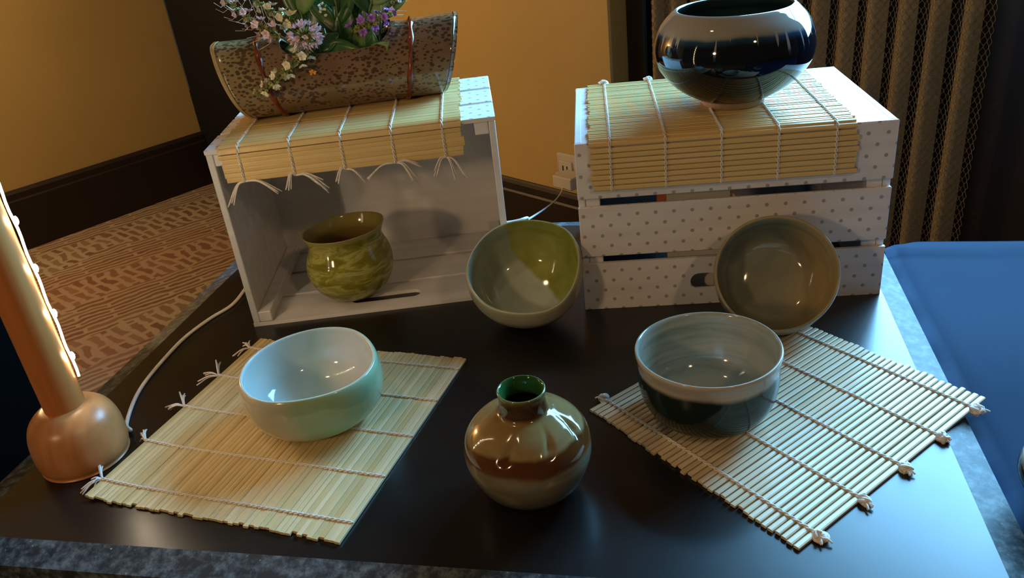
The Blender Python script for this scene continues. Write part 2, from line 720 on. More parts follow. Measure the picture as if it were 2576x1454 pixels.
# blue clothed table on the right
TB_ = math.radians(-13.83)              # parallel to the black table's side
cu = np.array([math.cos(TB_), math.sin(TB_)])
cvv = np.array([-math.sin(TB_), math.cos(TB_)])
bt = empty('side_table', (1.9, 1.2, FZ), TB_)
tag(bt, 'table under a plain blue cloth at the right edge', 'table')
loc_ = lambda p: np.array([(np.array(p) - np.array([1.9, 1.2])) @ cu, (np.array(p) - np.array([1.9, 1.2])) @ cvv])
bl, br_, fl_ = loc_((1.036, 2.010)), loc_((2.9, 1.54)), loc_((0.70, 0.35))
x0, x1, y0, y1 = max(loc_(FR)[0], loc_(BR)[0]) + 0.003, br_[0], fl_[1], bl[1]
hb = -FZ - 0.016
nx, ny = 60, 60
V, F = [], []
for j in range(ny + 1):
    for i in range(nx + 1):
        x = x0 + (x1 - x0) * i / nx
        y = y0 + (y1 - y0) * j / ny
        # the cloth's near-left side runs along the black table
        dz = 0.004 * math.sin(5 * x + 3 * y) + 0.003 * math.sin(11 * y - 2 * x)
        dz += 0.010 * math.exp(-((y1 - 0.075 - y - 0.01 * math.sin(4 * x)) / 0.012) ** 2)
        ex, ey = min(x - x0, 0.03), min(y1 - y, 0.03)
        dz -= 0.010 * (1 - ex / 0.03) ** 2 + 0.010 * (1 - ey / 0.03) ** 2
        cc = max(0.0, 1 - (x - x0) / 0.10) * max(0.0, 1 - (y1 - y) / 0.06)
        y -= 0.05 * cc
        V.append((x, y, hb + dz))
for j in range(ny):
    for i in range(nx):
        a = j * (nx + 1) + i
        F.append((a, a + 1, a + nx + 2, a + nx + 1))
# hanging skirt, with soft folds
border = [j * (nx + 1) for j in range(ny, -1, -1)] + [i for i in range(1, nx + 1)] + [j * (nx + 1) + nx for j in range(1, ny + 1)] + [ny * (nx + 1) + i for i in range(nx - 1, 0, -1)]
base = len(V)
for k, b in enumerate(border):
    x, y, z = V[b]
    cx, cy = (x0 + x1) / 2, (y0 + y1) / 2
    w = 0.012 * math.sin(k * 0.9)
    V.append((x + w * np.sign(x - cx) * (abs(x - cx) > (x1 - x0) * 0.49), y + w * np.sign(y - cy) * (abs(y - cy) > (y1 - y0) * 0.49), 0.35))
nb = len(border)
for k in range(nb):
    F.append((border[k], border[(k + 1) % nb], base + (k + 1) % nb, base + k))
put('tablecloth', make_mesh('tablecloth', V, F, True, [MAT['blue']]), bt)
for lx, ly in ((x0 + 0.12, y0 + 0.12), (x1 - 0.12, y0 + 0.12), (x1 - 0.12, y1 - 0.12), (x0 + 0.12, y1 - 0.12)):
    box('leg', (lx - 0.05, lx + 0.05, ly - 0.05, ly + 0.05, 0, hb - 0.08), MAT['table_side'], bt)


# ================================================================== crates
def slab(name, outer, hole, thick, mat):
    """plate in local XY with an optional hole, thickness along z centred on 0"""
    bm = bmesh.new()

    def loop(pts):
        vs = [bm.verts.new((p[0] * S, p[1] * S, -thick / 2 * S)) for p in pts]
        return [bm.edges.new((vs[i], vs[(i + 1) % len(vs)])) for i in range(len(vs))]
    es = loop(outer)
    if hole:
        es += loop(hole)
    bmesh.ops.triangle_fill(bm, use_beauty=True, edges=es)
    r = bmesh.ops.extrude_face_region(bm, geom=bm.faces[:])
    for v_ in r['geom']:
        if isinstance(v_, bmesh.types.BMVert):
            v_.co.z += thick * S
    bmesh.ops.recalc_face_normals(bm, faces=bm.faces[:])
    me = bpy.data.meshes.new(name)
    bm.to_mesh(me)
    bm.free()
    me.materials.append(mat)
    return me


def stadium(cx, cy, L, Hh, n=10):
    r = Hh / 2
    out = []
    for i in range(n + 1):
        a = -math.pi / 2 + math.pi * i / n
        out.append((cx + L / 2 - r + r * math.cos(a), cy + r * math.sin(a)))
    for i in range(n + 1):
        a = math.pi / 2 + math.pi * i / n
        out.append((cx - L / 2 + r + r * math.cos(a), cy + r * math.sin(a)))
    return out


def crate(name, label, mat4, L, Wd, Hc, rows, rows_back=None):
    """canonical crate: bottom panel at z=0, open top at z=Hc; long sides of three dotted boards"""
    t = 0.0165
    ts = 0.010
    root = empty(name, None, mat=mat4)
    tag(root, label, 'crate', 'white dotted wooden crates')
    for sgn in (-1, 1):
        for k, (a, b) in enumerate(rows if sgn > 0 or rows_back is None else rows_back):   # a..b measured from the open top
            wdt = b - a
            z = Hc - (a + b) / 2
            outer = [(-L / 2, -wdt / 2), (L / 2, -wdt / 2), (L / 2, wdt / 2), (-L / 2, wdt / 2)]
            hole = stadium(0, 0.0, 0.19, 0.042) if k == 0 else None
            me = slab('side_board', outer, hole, ts, MAT['crate_dot'])
            if not hole:
                bevel_me(me, 0.0022)
            # local z -> outward normal (0,sgn,0); local y -> vertical
            mm = Matrix.Identity(4)
            xa, za = Vector((1, 0, 0)), Vector((0, sgn, 0))
            ya = za.cross(xa)
            for i in range(3):
                mm[i][0], mm[i][1], mm[i][2] = xa[i], ya[i], za[i]
            mm.translation = Vector((0, sgn * (Wd / 2 - ts / 2), z))
            put('side_board', me, root, mat=mm)
    for sgn in (-1, 1):
        xa = sgn * (L / 2 - t / 2 - 0.001)
        hw = Wd / 2 - ts - 0.0005
        zs = (0.0, Hc * 0.46, Hc)
        for k in range(2):
            box('end_board', (xa - t / 2, xa + t / 2, -hw, hw, zs[k] + (0.001 if k else 0.0), zs[k + 1] - 0.001), MAT['crate'], root, bev=0.0018)
        for sy in (-1, 1):
            x_in = L / 2 - t - 0.002
            yy = Wd / 2 - ts - 0.001
            xs = sorted((sgn * x_in, sgn * (x_in - 0.034)))
            ys = sorted((sy * yy, sy * (yy - 0.030)))
            box('corner_post', (xs[0], xs[1], ys[0], ys[1], t + 0.001, Hc - 0.001), MAT['crate'], root, bev=0.0022)
    hw = Wd / 2 - ts - 0.0005
    box('bottom_panel', (-L / 2 + t, L / 2 - t, -hw, hw, 0.0005, t), MAT['crate'], root)
    return root


def m4(loc, rz, rx):
    p = Wp(loc)
    return Matrix.Translation(p) @ Matrix.Rotation(rz, 4, 'Z') @ Matrix.Rotation(rx, 4, 'X')


rows = [(0.0, 0.1345), (0.150, 0.288), (0.304, 0.4475)]
AL = math.radians(0.6)
LH, LD, LL = 0.485, 0.4475, 0.70
CLx, CLy = -0.342, 1.9015
crate('wooden_crate', 'white crate lying on its side, open towards the front, under the flower trough',
      m4((CLx - math.sin(AL) * LD, CLy + math.cos(AL) * LD, LH / 2), AL, math.pi / 2), LL, LH, LD, rows)
AR = math.radians(-7.5)
RH, RD, RL = 0.432, 0.52, 0.712
CRx, CRy = 0.5315, 1.734
rows2 = [(0.0, 0.127), (0.145, 0.276), (0.295, 0.432)]
crate('wooden_crate', 'white crate standing upside down with grey dots on its front, under the blue-black vase',
      m4((CRx - math.sin(AR) * RD / 2, CRy + math.cos(AR) * RD / 2, RH), AR, math.pi), RL, RD, RH, rows2, [(0.0, 0.1415), (0.1445, 0.2835), (0.2865, 0.432)])  # unseen rear gaps narrowed to keep daylight out of the crate


# ================================================================== bamboo mats
def slat_me(name, length, w, th, mat, round_=0.6):
    c = [(-w / 2, -th / 2), (w / 2, -th / 2), (w / 2, th / 2 - th * round_ * 0.6), (w * 0.28, th / 2), (-w * 0.28, th / 2), (-w / 2, th / 2 - th * round_ * 0.6)]
    n = len(c)
    V = [(-length / 2, y, z) for y, z in c] + [(length / 2, y, z) for y, z in c]
    F = [(i, (i + 1) % n, n + (i + 1) % n, n + i) for i in range(n)] + [tuple(range(n - 1, -1, -1)), tuple(range(n, 2 * n))]
    return make_mesh(name, V, F, mats=[mat])


def bamboo_mat(label, path, axis, length, up, mat, pitch=0.0112, gap=0.10, th=0.0055, round_=0.6, nstr=(0.08, 0.29, 0.5, 0.71, 0.92),
               start='tassel', end='none', group='bamboo rolling mats', smooth=True):
    """path: midline points (layout units); slats lie across it along axis; up: outward hint"""
    p = np.array(path, float)
    axis = np.array(axis, float) / np.linalg.norm(axis)
    seg = np.linalg.norm(np.diff(p, axis=0), axis=1)
    s = np.concatenate([[0], np.cumsum(seg)])
    total = s[-1]
    n = int(round(total / pitch))
    pit = total / n

    def P(t):
        return np.array([np.interp(t, s, p[:, k]) for k in range(3)])

    def frame(t):
        a, b = P(max(0, t - pit * 0.6)), P(min(total, t + pit * 0.6))
        T = (b - a) / np.linalg.norm(b - a)
        N = np.cross(axis, T)
        if N @ np.array(up) < 0:
            N = -N
        return T, N
    o0 = p.mean(axis=0)
    o0[2] = p[:, 2].min()
    root = empty('bamboo_mat', tuple(o0))
    tag(root, label, 'mat', group)
    mes = [slat_me('slat', length * k, pit * (1 - gap) * w_, th, mat, round_) for k, w_ in ((1.0, 1.0), (0.992, 0.965), (0.985, 1.0), (0.997, 0.93))]
    for i in range(n):
        t = (i + 0.5) * pit
        T, N = frame(t)
        c = P(t) + N * th / 2 - o0 + axis * rng.normal(0, 0.0018) + N * abs(rng.normal(0, 0.0006))
        tw = rng.normal(0, 0.02)
        N2 = N * math.cos(tw) + T * math.sin(tw)
        ya = np.cross(N2, axis)
        mm = Matrix.Identity(4)
        for k in range(3):
            mm[k][0], mm[k][1], mm[k][2] = axis[k], ya[k], N2[k]
        mm.translation = Vector(c)
        put('slat', mes[int(rng.integers(4))], root, mat=mm)
    for fr in nstr:
        off = axis * (fr - 0.5) * length
        parts = []
        for ph in (0, math.pi):
            q = []
            m_ = n * 6
            for k in range(m_ + 1):
                t = min(total, total * k / m_)
                T, N = frame(min(max(t, 1e-4), total - 1e-4))
                a = math.pi * 2 * k / 12 + ph
                q.append(P(t) + N * (th + 0.0012 + 0.0012 * math.cos(a)) + axis * 0.0022 * math.sin(a) + off - o0)
            parts.append(tube_vf(q, 0.0016, 5))
        put('string', make_mesh('string', *merge(parts), True, [MAT['string']]), root)
        for which, e in ((start, 0.0), (end, total)):
            if which == 'none':
                continue
            T, N = frame(min(max(e, 1e-4), total - 1e-4))
            sg = -1 if e == 0 else 1
            b0 = P(e) + N * (th * 0.8) + off - o0
            parts = []
            if which in ('tassel', 'hang'):
                for br in range(2 + int(rng.integers(2))):
                    if which == 'tassel':
                        d = T * sg * rng.uniform(0.012, 0.04) + axis * rng.uniform(-0.045, 0.045)
                        dz = np.array([0, 0, rng.uniform(0.0, 0.012)])
                    else:
                        sd = (-1 if br == 0 else 1)
                        d = axis * sd * rng.uniform(0.015, 0.085) + T * sg * rng.uniform(0.0, 0.03) + N * 0.010
                        dz = T * sg * rng.uniform(0.005, 0.035)
                    q = cat_rom([b0, b0 + d * 0.45 + (np.array([0, 0, 0.006]) if which == 'tassel' else -T * sg * 0.004), b0 + d + dz * (1 if which == 'hang' else 0)], 5)
                    if which == 'tassel':
                        q[:, 2] = np.maximum(q[:, 2], 0.002)
                    for st in range(4):
                        jit = rng.normal(0, 0.0024, 3)
                        fan = np.linspace(0.2, 1, len(q))[:, None] ** 2
                        q2 = q + jit * fan * 1.8
                        parts.append(tube_vf(q2, np.linspace(0.0024, 0.0017, len(q2)), 4))
            else:       # fluffy knot
                c = b0 + T * sg * 0.006
                for st in range(24):
                    a = rng.normal(0, 1, 3)
                    a /= np.linalg.norm(a)
                    a[2] = abs(a[2]) * 0.7
                    bvec = np.cross(a, rng.normal(0, 1, 3))
                    bvec /= np.linalg.norm(bvec)
                    r_ = rng.uniform(0.006, 0.0125)
                    q = [c + r_ * (math.cos(w_) * a + math.sin(w_) * bvec) * (0.6 + 0.4 * math.sin(w_ / 2)) for w_ in np.linspace(0, rng.uniform(2.5, 5.0), 9)]
                    parts.append(tube_vf(q, np.linspace(0.0040, 0.0026, 9), 4))
                for st in range(3):
                    d = T * sg * rng.uniform(0.010, 0.020) + axis * rng.uniform(-0.015, 0.015)
                    parts.append(tube_vf(cat_rom([c, c + d * 0.6 + N * 0.003, c + d], 4), 0.0022, 4))
            nm = 'knot' if which == 'knot' else 'tassel'
            put(nm, make_mesh(nm, *merge(parts), True, [MAT['knot' if nm == 'knot' else 'string']]), root)
    return root


def V3(p, z):
    return np.array([p[0], p[1], z])


# left mat on the table
c1, c2, c3, c4 = [np.array(q) for q in ((-0.871, 1.259), (-0.346, 1.057), (-0.124, 1.605), (-0.658, 1.812))]
ma, mb = (c1 + c4) / 2, (c2 + c3) / 2
pm = [V3(ma + (mb - ma) * k / 12, 0.0008 + (0.006 * (1 - k / 1.5) if k < 1.5 else 0)) for k in range(13)]
bamboo_mat('flat bamboo mat under the pale celadon bowl, loose string ends on its left', pm, V3(c3 - c2, 0), 0.594, (0, 0, 1), MAT['bamboo'], start='tassel', gap=0.035, round_=0.2)
# right mat on the table
d1, d2, d3, d4 = [np.array(q) for q in ((0.128, 1.354), (0.403, 0.922), (0.884, 1.239), (0.609, 1.671))]
ma, mb = (d1 + d4) / 2, (d2 + d3) / 2
pm = [V3(ma + (mb - ma) * k / 12, 0.0008) for k in range(13)]
bamboo_mat('bamboo mat at the right table corner under the dark-footed bowl, knotted strings along its edge', pm, V3(d3 - d2, 0), 0.576, (0, 0, 1), MAT['bamboo_pale'], start='knot', end='knot', pitch=0.0127, gap=0.18, round_=0.35)


# mats folded over the front edge of the crates
def fold_path(mid, fwd, z, depth, drop, lift=0.0015):
    """from the back towards the front edge, then bending down; mid: point on the front edge line"""
    fwd = np.array([fwd[0], fwd[1], 0.0])
    pts = []
    r = 0.014
    fr = np.array([mid[0], mid[1], z + lift])
    for k in range(9):
        pts.append(fr - fwd * (depth - (depth - r) * k / 8))
    for k in range(1, 7):
        a = math.pi / 2 * k / 6
        pts.append(fr - fwd * r + fwd * (r + lift + 0.002) * math.sin(a) + np.array([0, 0, -(r) * (1 - math.cos(a))]))
    e = pts[-1]
    for k in range(1, 7):
        pts.append(e + np.array([0, 0, -(drop - r) * k / 6]) + fwd * 0.004 * k / 6)
    return pts


fL = (math.sin(AL), -math.cos(AL))
xL = (math.cos(AL), math.sin(AL), 0)
bamboo_mat('golden bamboo mat folded over the open crate, hanging above its opening with white tassels',
           fold_path((-0.366, CLy), fL, LH, 0.44, 0.083), xL, 0.583, (0, -0.5, 1), MAT['bamboo_gold'], start='none', end='hang', gap=0.01, round_=0.2)
fR = (math.sin(AR), -math.cos(AR))
xR = (math.cos(AR), math.sin(AR), 0)
mr_ = np.array([CRx, CRy]) + np.array([math.cos(AR), math.sin(AR)]) * (-0.026)
bamboo_mat('golden bamboo mat folded over the front of the upside-down dotted crate under the blue-black vase',
           fold_path(mr_, fR, RH, 0.515, 0.115), xR, 0.592, (0, -0.5, 1), MAT['bamboo_gold'], start='knot', end='none', pitch=0.0128, gap=0.10, round_=0.6)

# ================================================================== pottery
# --- dark-footed bowl on the right mat
def g_bowlR_out(t, tc, x, y, z):
    h = 0.155 * S
    zz = wob(t, tc, z, 18.0, 0.010)
    f = rng01(t, zz, 0.735 * h, 0.82 * h)
    top = ramp(t, noise(t, stretched(t, tc, (8, 8, 90)), 1.0, 3.0), [(0.35, (0.36, 0.32, 0.26)), (0.7, (0.47, 0.42, 0.35))])
    c = mixc(t, f, (0.012, 0.020, 0.016), top)
    f2 = rng01(t, zz, 0.93 * h, 0.99 * h)
    return mixc(t, f2, c, (0.50, 0.44, 0.36))


def g_bowlR_in(t, tc, x, y, z):
    n = noise(t, stretched(t, tc, (9, 9, 95)), 1.0, 4.0, 0.6, 0.6)
    c = ramp(t, n, [(0.3, (0.20, 0.245, 0.205)), (0.5, (0.33, 0.36, 0.30)), (0.72, (0.47, 0.42, 0.32))])
    c = mixc(t, mathn(t, 'MULTIPLY', rng01(t, x, 0.0, 0.05), 0.4), c, (0.47, 0.38, 0.26))
    return mixc(t, rng01(t, z, 0.24 * 0.155 * S, 0.16 * 0.155 * S), c, (0.40, 0.42, 0.33))


GL = {}
GL['R_out'] = mk_glaze('beige_over_black_green_glaze', g_bowlR_out, 0.12, spec=0.3)
GL['R_in'] = mk_glaze('grey_celadon_glaze', g_bowlR_in, 0.09)
r, h = 0.1372, 0.155
prof = [(0.0, 0.006), (0.42 * r, 0.006), (0.47 * r, 0.0), (0.51 * r, 0.001), (0.57 * r, 0.025 * h), (0.80 * r, 0.15 * h), (0.93 * r, 0.36 * h), (0.972 * r, 0.60 * h), (0.970 * r, 0.82 * h), (1.0 * r, 0.955 * h), (0.985 * r, 1.0 * h), (0.945 * r, 0.965 * h),
        (0.93 * r, 0.82 * h), (0.91 * r, 0.62 * h), (0.82 * r, 0.36 * h), (0.62 * r, 0.18 * h), (0.3 * r, 0.10 * h), (0.0, 0.09 * h)]
sm = [0] * 10 + [1] * 7
warp = lambda th: 1 + 0.006 * math.sin(2 * th + 1) + 0.005 * math.sin(3 * th)
b = put('bowl', lathe_me('bowl', prof, 96, warp, [GL['R_out'], GL['R_in']], sm), None, (0.3563, 1.2908, 0.0085))
tag(b, 'upright tea bowl with beige rim and black-green lower half on the right mat', 'bowl', 'glazed tea bowls')


# --- pale celadon bowl on the left mat
def g_L_out(t, tc, x, y, z):
    s = mathn(t, 'ADD', mathn(t, 'MULTIPLY', x, 0.9), mathn(t, 'MULTIPLY', z, 0.15))
    s = wob(t, tc, s, 22.0, 0.03)
    c = ramp(t, rng01(t, s, -0.05, 0.05), [(0.0, (0.50, 0.44, 0.32)), (0.35, (0.44, 0.44, 0.32)), (0.6, (0.30, 0.42, 0.26)), (1.0, (0.30, 0.46, 0.27))])
    return mixc(t, rng01(t, z, 0.132 * S, 0.143 * S), c, (0.62, 0.66, 0.60))


def g_L_in(t, tc, x, y, z):
    s = wob(t, tc, x, 16.0, 0.04)
    return ramp(t, rng01(t, s, -0.05, 0.05), [(0.0, (0.50, 0.66, 0.66)), (0.4, (0.42, 0.55, 0.48)), (0.7, (0.58, 0.60, 0.52)), (1.0, (0.66, 0.62, 0.53))])  # blue left side puts reflected light into the colour


GL['L_out'] = mk_glaze('cream_to_green_celadon_glaze', g_L_out, 0.13)
GL['L_in'] = mk_glaze('pale_glaze_with_blue_reflection', g_L_in, 0.08)
LBt = [[-163.9, 0.143], [174.6, 0.142], [154.6, 0.142], [135.8, 0.143], [116.8, 0.142], [95.35, 0.144], [77.4, 0.145], [61.9, 0.146], [41.2, 0.138], [16, 0.135], [-4, 0.141], [-21.5, 0.149], [-35.3, 0.152], [-48.7, 0.151], [-61.4, 0.147], [-76.5, 0.143], [-91.8, 0.143], [-106.9, 0.148], [-120.9, 0.150], [-137.6, 0.147]]
r, h = 0.1435, 0.136
rfL = rimfn([(a, q / r) for a, q in LBt])
prof = [(0.0, 0.004), (0.36 * r, 0.004), (0.40 * r, 0.0), (0.44 * r, 0.001), (0.56 * r, 0.03 * h), (0.82 * r, 0.155 * h), (0.97 * r, 0.36 * h), (1.025 * r, 0.58 * h), (1.035 * r, 0.76 * h), (1.02 * r, 0.91 * h), (0.99 * r, 0.99 * h), (0.965 * r, 1.0 * h), (0.945 * r, 0.975 * h),
        (0.96 * r, 0.82 * h), (0.95 * r, 0.60 * h), (0.85 * r, 0.34 * h), (0.62 * r, 0.17 * h), (0.3 * r, 0.10 * h), (0.0, 0.09 * h)]
sm = [0] * 11 + [1] * 7
b = put('bowl', lathe_me('bowl', prof, 120, rfL, [GL['L_out'], GL['L_in']], sm), None, (-0.4367, 1.4429, 0.0075))
tag(b, 'softly squared pale celadon bowl, cream and green outside, on the left mat', 'bowl', 'glazed tea bowls')


# --- tilted bowls
def tilt_mat(center, el, az, H):
    el, az = math.radians(el), math.radians(az)
    n = np.array([math.cos(el) * math.cos(az), math.cos(el) * math.sin(az), math.sin(el)])
    x = np.cross([0, 0, 1.0], n)
    x /= np.linalg.norm(x)
    y = np.cross(n, x)
    o = np.array(center) - n * H
    mm = Matrix.Identity(4)
    for k in range(3):
        mm[k][0], mm[k][1], mm[k][2] = x[k], y[k], n[k]
    mm.translation = Wp(o)
    return mm


def g_C_out(t, tc, x, y, z):
    n = noise(t, tc.outputs['Object'], 25.0, 3.0)
    c = ramp(t, n, [(0.3, (0.36, 0.33, 0.23)), (0.7, (0.44, 0.41, 0.30))])
    return mixc(t, rng01(t, z, 0.135 * S, 0.148 * S), c, (0.52, 0.52, 0.36))


def g_C_in(t, tc, x, y, z):
    n = noise(t, stretched(t, tc, (30, 30, 30)), 1.0, 4.0)
    pale = ramp(t, n, [(0.3, (0.42, 0.50, 0.41)), (0.7, (0.53, 0.58, 0.49))])
    olive = ramp(t, n, [(0.3, (0.19, 0.22, 0.035)), (0.7, (0.38, 0.40, 0.09))])
    s = mathn(t, 'ADD', mathn(t, 'MULTIPLY', x, 0.75), mathn(t, 'MULTIPLY', y, 0.65))
    s = wob(t, tc, s, 20.0, 0.02)
    wall = ramp(t, n, [(0.3, (0.26, 0.32, 0.24)), (0.7, (0.36, 0.41, 0.32))])
    pale = mixc(t, rng01(t, z, 0.16 * 0.15 * S, 0.24 * 0.15 * S), pale, wall)
    return mixc(t, rng01(t, s, 0.014, 0.020), pale, olive)


GL['C_out'] = mk_glaze('grey_cream_glaze', g_C_out, 0.16)
GL['C_in'] = mk_glaze('celadon_glaze_with_olive_patch', g_C_in, 0.07)
CBt = [(-173, 1.008), (-151, .988), (-132, .982), (-115, .96), (-98, .941), (-77, .976), (-58, 1.053), (-47, 1.057), (-30, 1.025), (-12, 1.009), (11, 1.018), (31, 1.071), (44, 1.072), (63, .988), (85, .956), (107, .963), (128, .976), (150, .97), (168, .986)]
rfC = rimfn(CBt)
r, h = 0.137, 0.150


def bowl_prof(r, h, foot=0.42, bulge=1.03, wall=0.05):
    o = [(0.0, 0.004), (foot * 0.85 * r, 0.004), (foot * 0.93 * r, 0.0), (foot * r, 0.001), ((foot + 0.05) * r, 0.04 * h), (0.76 * r, 0.20 * h), (0.94 * r, 0.42 * h), (bulge * r, 0.64 * h), (bulge * 1.005 * r, 0.80 * h), (1.01 * r, 0.93 * h), (0.995 * r, 0.99 * h), (0.975 * r, 1.0 * h), (0.955 * r, 0.98 * h)]
    i = [((bulge - wall * 1.7) * r, 0.82 * h), ((bulge - wall * 2) * r, 0.62 * h), (0.83 * r, 0.36 * h), (0.60 * r, 0.17 * h), (0.3 * r, 0.105 * h), (0.0, 0.10 * h)]
    return o + i, [0] * 11 + [1] * 7


prof, sm = bowl_prof(r, h)
b = put('bowl', lathe_me('bowl', prof, 120, rfC, [GL['C_out'], GL['C_in']], sm))
b.matrix_world = tilt_mat((0.0300, 1.7470, 0.1600), 56, -100, h)
tag(b, 'grey-cream bowl with olive patch inside, tipped towards the viewer between the two crates', 'bowl', 'glazed tea bowls')


def g_T_out(t, tc, x, y, z):
    n = noise(t, tc.outputs['Object'], 30.0, 3.0)
    c = ramp(t, n, [(0.3, (0.20, 0.19, 0.14)), (0.7, (0.28, 0.26, 0.20))])
    return mixc(t, rng01(t, z, 0.132 * S, 0.148 * S), c, (0.36, 0.29, 0.16))


def g_T_in(t, tc, x, y, z):
    n = noise(t, stretched(t, tc, (14, 14, 60)), 1.0, 4.0, 0.6, 0.8)
    g = ramp(t, n, [(0.3, (0.22, 0.235, 0.175)), (0.7, (0.35, 0.35, 0.27))])
    o = ramp(t, n, [(0.3, (0.34, 0.25, 0.11)), (0.7, (0.46, 0.35, 0.18))])
    s = wob(t, tc, x, 14.0, 0.03)
    dk = ramp(t, n, [(0.3, (0.13, 0.14, 0.10)), (0.7, (0.21, 0.22, 0.165))])
    g = mixc(t, rng01(t, z, 0.17 * 0.14 * S, 0.30 * 0.14 * S), g, dk)
    c = mixc(t, rng01(t, s, 0.005, 0.045), g, o)
    return mixc(t, rng01(t, wob(t, tc, z, 20.0, 0.006), 0.125 * S, 0.14 * S), c, (0.40, 0.30, 0.14))


GL['T_out'] = mk_glaze('grey_olive_outer_glaze', g_T_out, 0.14)
GL['T_in'] = mk_glaze('olive_ochre_inner_glaze', g_T_in, 0.08)
r, h = 0.1327, 0.140
prof, sm = bowl_prof(r, h, 0.42, 1.005, 0.045)
b = put('bowl', lathe_me('bowl', prof, 120, warp, [GL['T_out'], GL['T_in']], sm))
b.matrix_world = tilt_mat((0.5843, 1.5695, 0.1545), 38, -105, h)
tag(b, 'round olive-brown bowl leaning on its side against the dotted crate', 'bowl', 'glazed tea bowls')


# --- small bottle vase in front
def g_V(t, tc, x, y, z):
    h = 0.2219 * S
    zz = wob(t, tc, z, 22.0, 0.014)
    q = mathn(t, 'DIVIDE', zz, h)
    c = ramp(t, q, [(0.0, (0.10, 0.085, 0.05)), (0.25, (0.13, 0.115, 0.07)), (0.45, (0.22, 0.22, 0.155)), (0.50, (0.20, 0.17, 0.10)), (0.53, (0.10, 0.036, 0.009)), (0.63, (0.085, 0.028, 0.006)),
                    (0.655, (0.27, 0.20, 0.085)), (0.80, (0.22, 0.145, 0.05)), (0.835, (0.055, 0.027, 0.007)), (0.96, (0.05, 0.028, 0.007)), (1.0, (0.18, 0.20, 0.08))])
    n = noise(t, stretched(t, tc, (16, 16, 130)), 1.0, 4.0)
    streak = ramp(t, n, [(0.45, (0, 0, 0)), (0.65, (1, 1, 1))])
    return mixc(t, mathn(t, 'MULTIPLY', streak, 0.35), c, (0.12, 0.06, 0.02))


GL['V'] = mk_glaze('banded_bronze_glaze', g_V, 0.11, 0.3)
GL['V_in'] = plain('bottle_green_inner_glaze', (0.018, 0.075, 0.02), 0.07)
r, h, rr = 0.1124, 0.2219, 0.0405
prof = [(0, 0.004), (0.38 * r, 0.004), (0.42 * r, 0.0), (0.46 * r, 0.001), (0.52 * r, 0.02 * h), (0.80 * r, 0.155 * h), (0.965 * r, 0.34 * h), (1.0 * r, 0.47 * h), (0.95 * r, 0.60 * h), (0.77 * r, 0.71 * h), (0.55 * r, 0.775 * h), (0.41 * r, 0.805 * h), (0.372 * r, 0.84 * h), (0.358 * r, 0.92 * h), (0.375 * r, 0.985 * h), (0.355 * r, 1.0 * h), (0.325 * r, 0.985 * h),
        (0.29 * r, 0.93 * h), (0.29 * r, 0.86 * h), (0.5 * r, 0.76 * h), (0.85 * r, 0.55 * h), (0.8 * r, 0.25 * h), (0.4 * r, 0.08 * h), (0, 0.07 * h)]
sm = [0] * 15 + [1] * 8


def dentV(th, rr_, z, i):
    # leaf-shaped gouges pressed into the shoulder
    d = 0.0
    for a0, z0 in ((-1.95, 0.68), (-1.15, 0.70), (-0.45, 0.70), (2.0, 0.70)):
        da = (th - a0 - (z / h - z0) * 1.3 + math.pi) % (2 * math.pi) - math.pi
        e = (da / 0.07) ** 2 + ((z / h - z0) / 0.055) ** 2
        d += 0.006 * math.exp(-e)
    if i > 15 * 6:
        d = 0
    return rr_ - d, z - d * 0.5


b = put('bottle_vase', lathe_me('bottle_vase', prof, 128, None, [GL['V'], GL['V_in']], sm, dent=dentV), None, (-0.005, 1.1405, 0.0))
tag(b, 'small round bronze-brown bottle with a short neck and green inside, front centre', 'vase')


# --- green pinched pot inside the open crate
def g_G(t, tc, x, y, z):
    n = noise(t, stretched(t, tc, (26, 26, 85)), 1.0, 4.0, 0.6, 1.0)
    c = ramp(t, n, [(0.35, (0.16, 0.15, 0.018)), (0.5, (0.25, 0.235, 0.03)), (0.58, (0.42, 0.40, 0.12)), (0.7, (0.28, 0.26, 0.045))])
    return mixc(t, rng01(t, z, 0.172 * S, 0.182 * S), c, (0.34, 0.30, 0.09))


GL['G'] = mk_glaze('brushed_olive_glaze', g_G, 0.09)
GL['G_in'] = mk_glaze('brown_olive_inner_glaze', lambda t, tc, x, y, z: ramp(t, rng01(t, z, 0.02, 0.18 * S), [(0.0, (0.14, 0.05, 0.015)), (0.6, (0.20, 0.10, 0.03)), (1.0, (0.23, 0.19, 0.05))]), 0.12)
GPt = [[-164, 0.110], [171, 0.097], [139, 0.086], [104, 0.094], [79, 0.103], [58, 0.111], [37, 0.119], [8, 0.107], [-21, 0.101], [-46, 0.095], [-70, 0.095], [-94, 0.101], [-117, 0.106], [-137, 0.112]]
r, h = 0.1146, 0.190
rfG = rimfn([(a, q / 0.1025) for a, q in GPt])
prof = [(0, 0.003), (0.48 * r, 0.003), (0.55 * r, 0.0), (0.64 * r, 0.02 * h), (0.84 * r, 0.13 * h), (0.975 * r, 0.30 * h), (1.0 * r, 0.45 * h), (0.95 * r, 0.60 * h), (0.85 * r, 0.74 * h), (0.815 * r, 0.82 * h), (0.86 * r, 0.93 * h), (0.905 * r, 0.99 * h), (0.89 * r, 1.0 * h), (0.85 * r, 0.98 * h),
        (0.76 * r, 0.84 * h), (0.80 * r, 0.72 * h), (0.90 * r, 0.5 * h), (0.84 * r, 0.25 * h), (0.5 * r, 0.08 * h), (0, 0.06 * h)]
sm = [0] * 12 + [1] * 7
b = put('pot', lathe_me('pot', prof, 112, rfG, [GL['G'], GL['G_in']], sm), None, (-0.4295, 2.012, 0.0175))
tag(b, 'olive green pot with a pinched spout-like rim inside the open crate', 'pot')


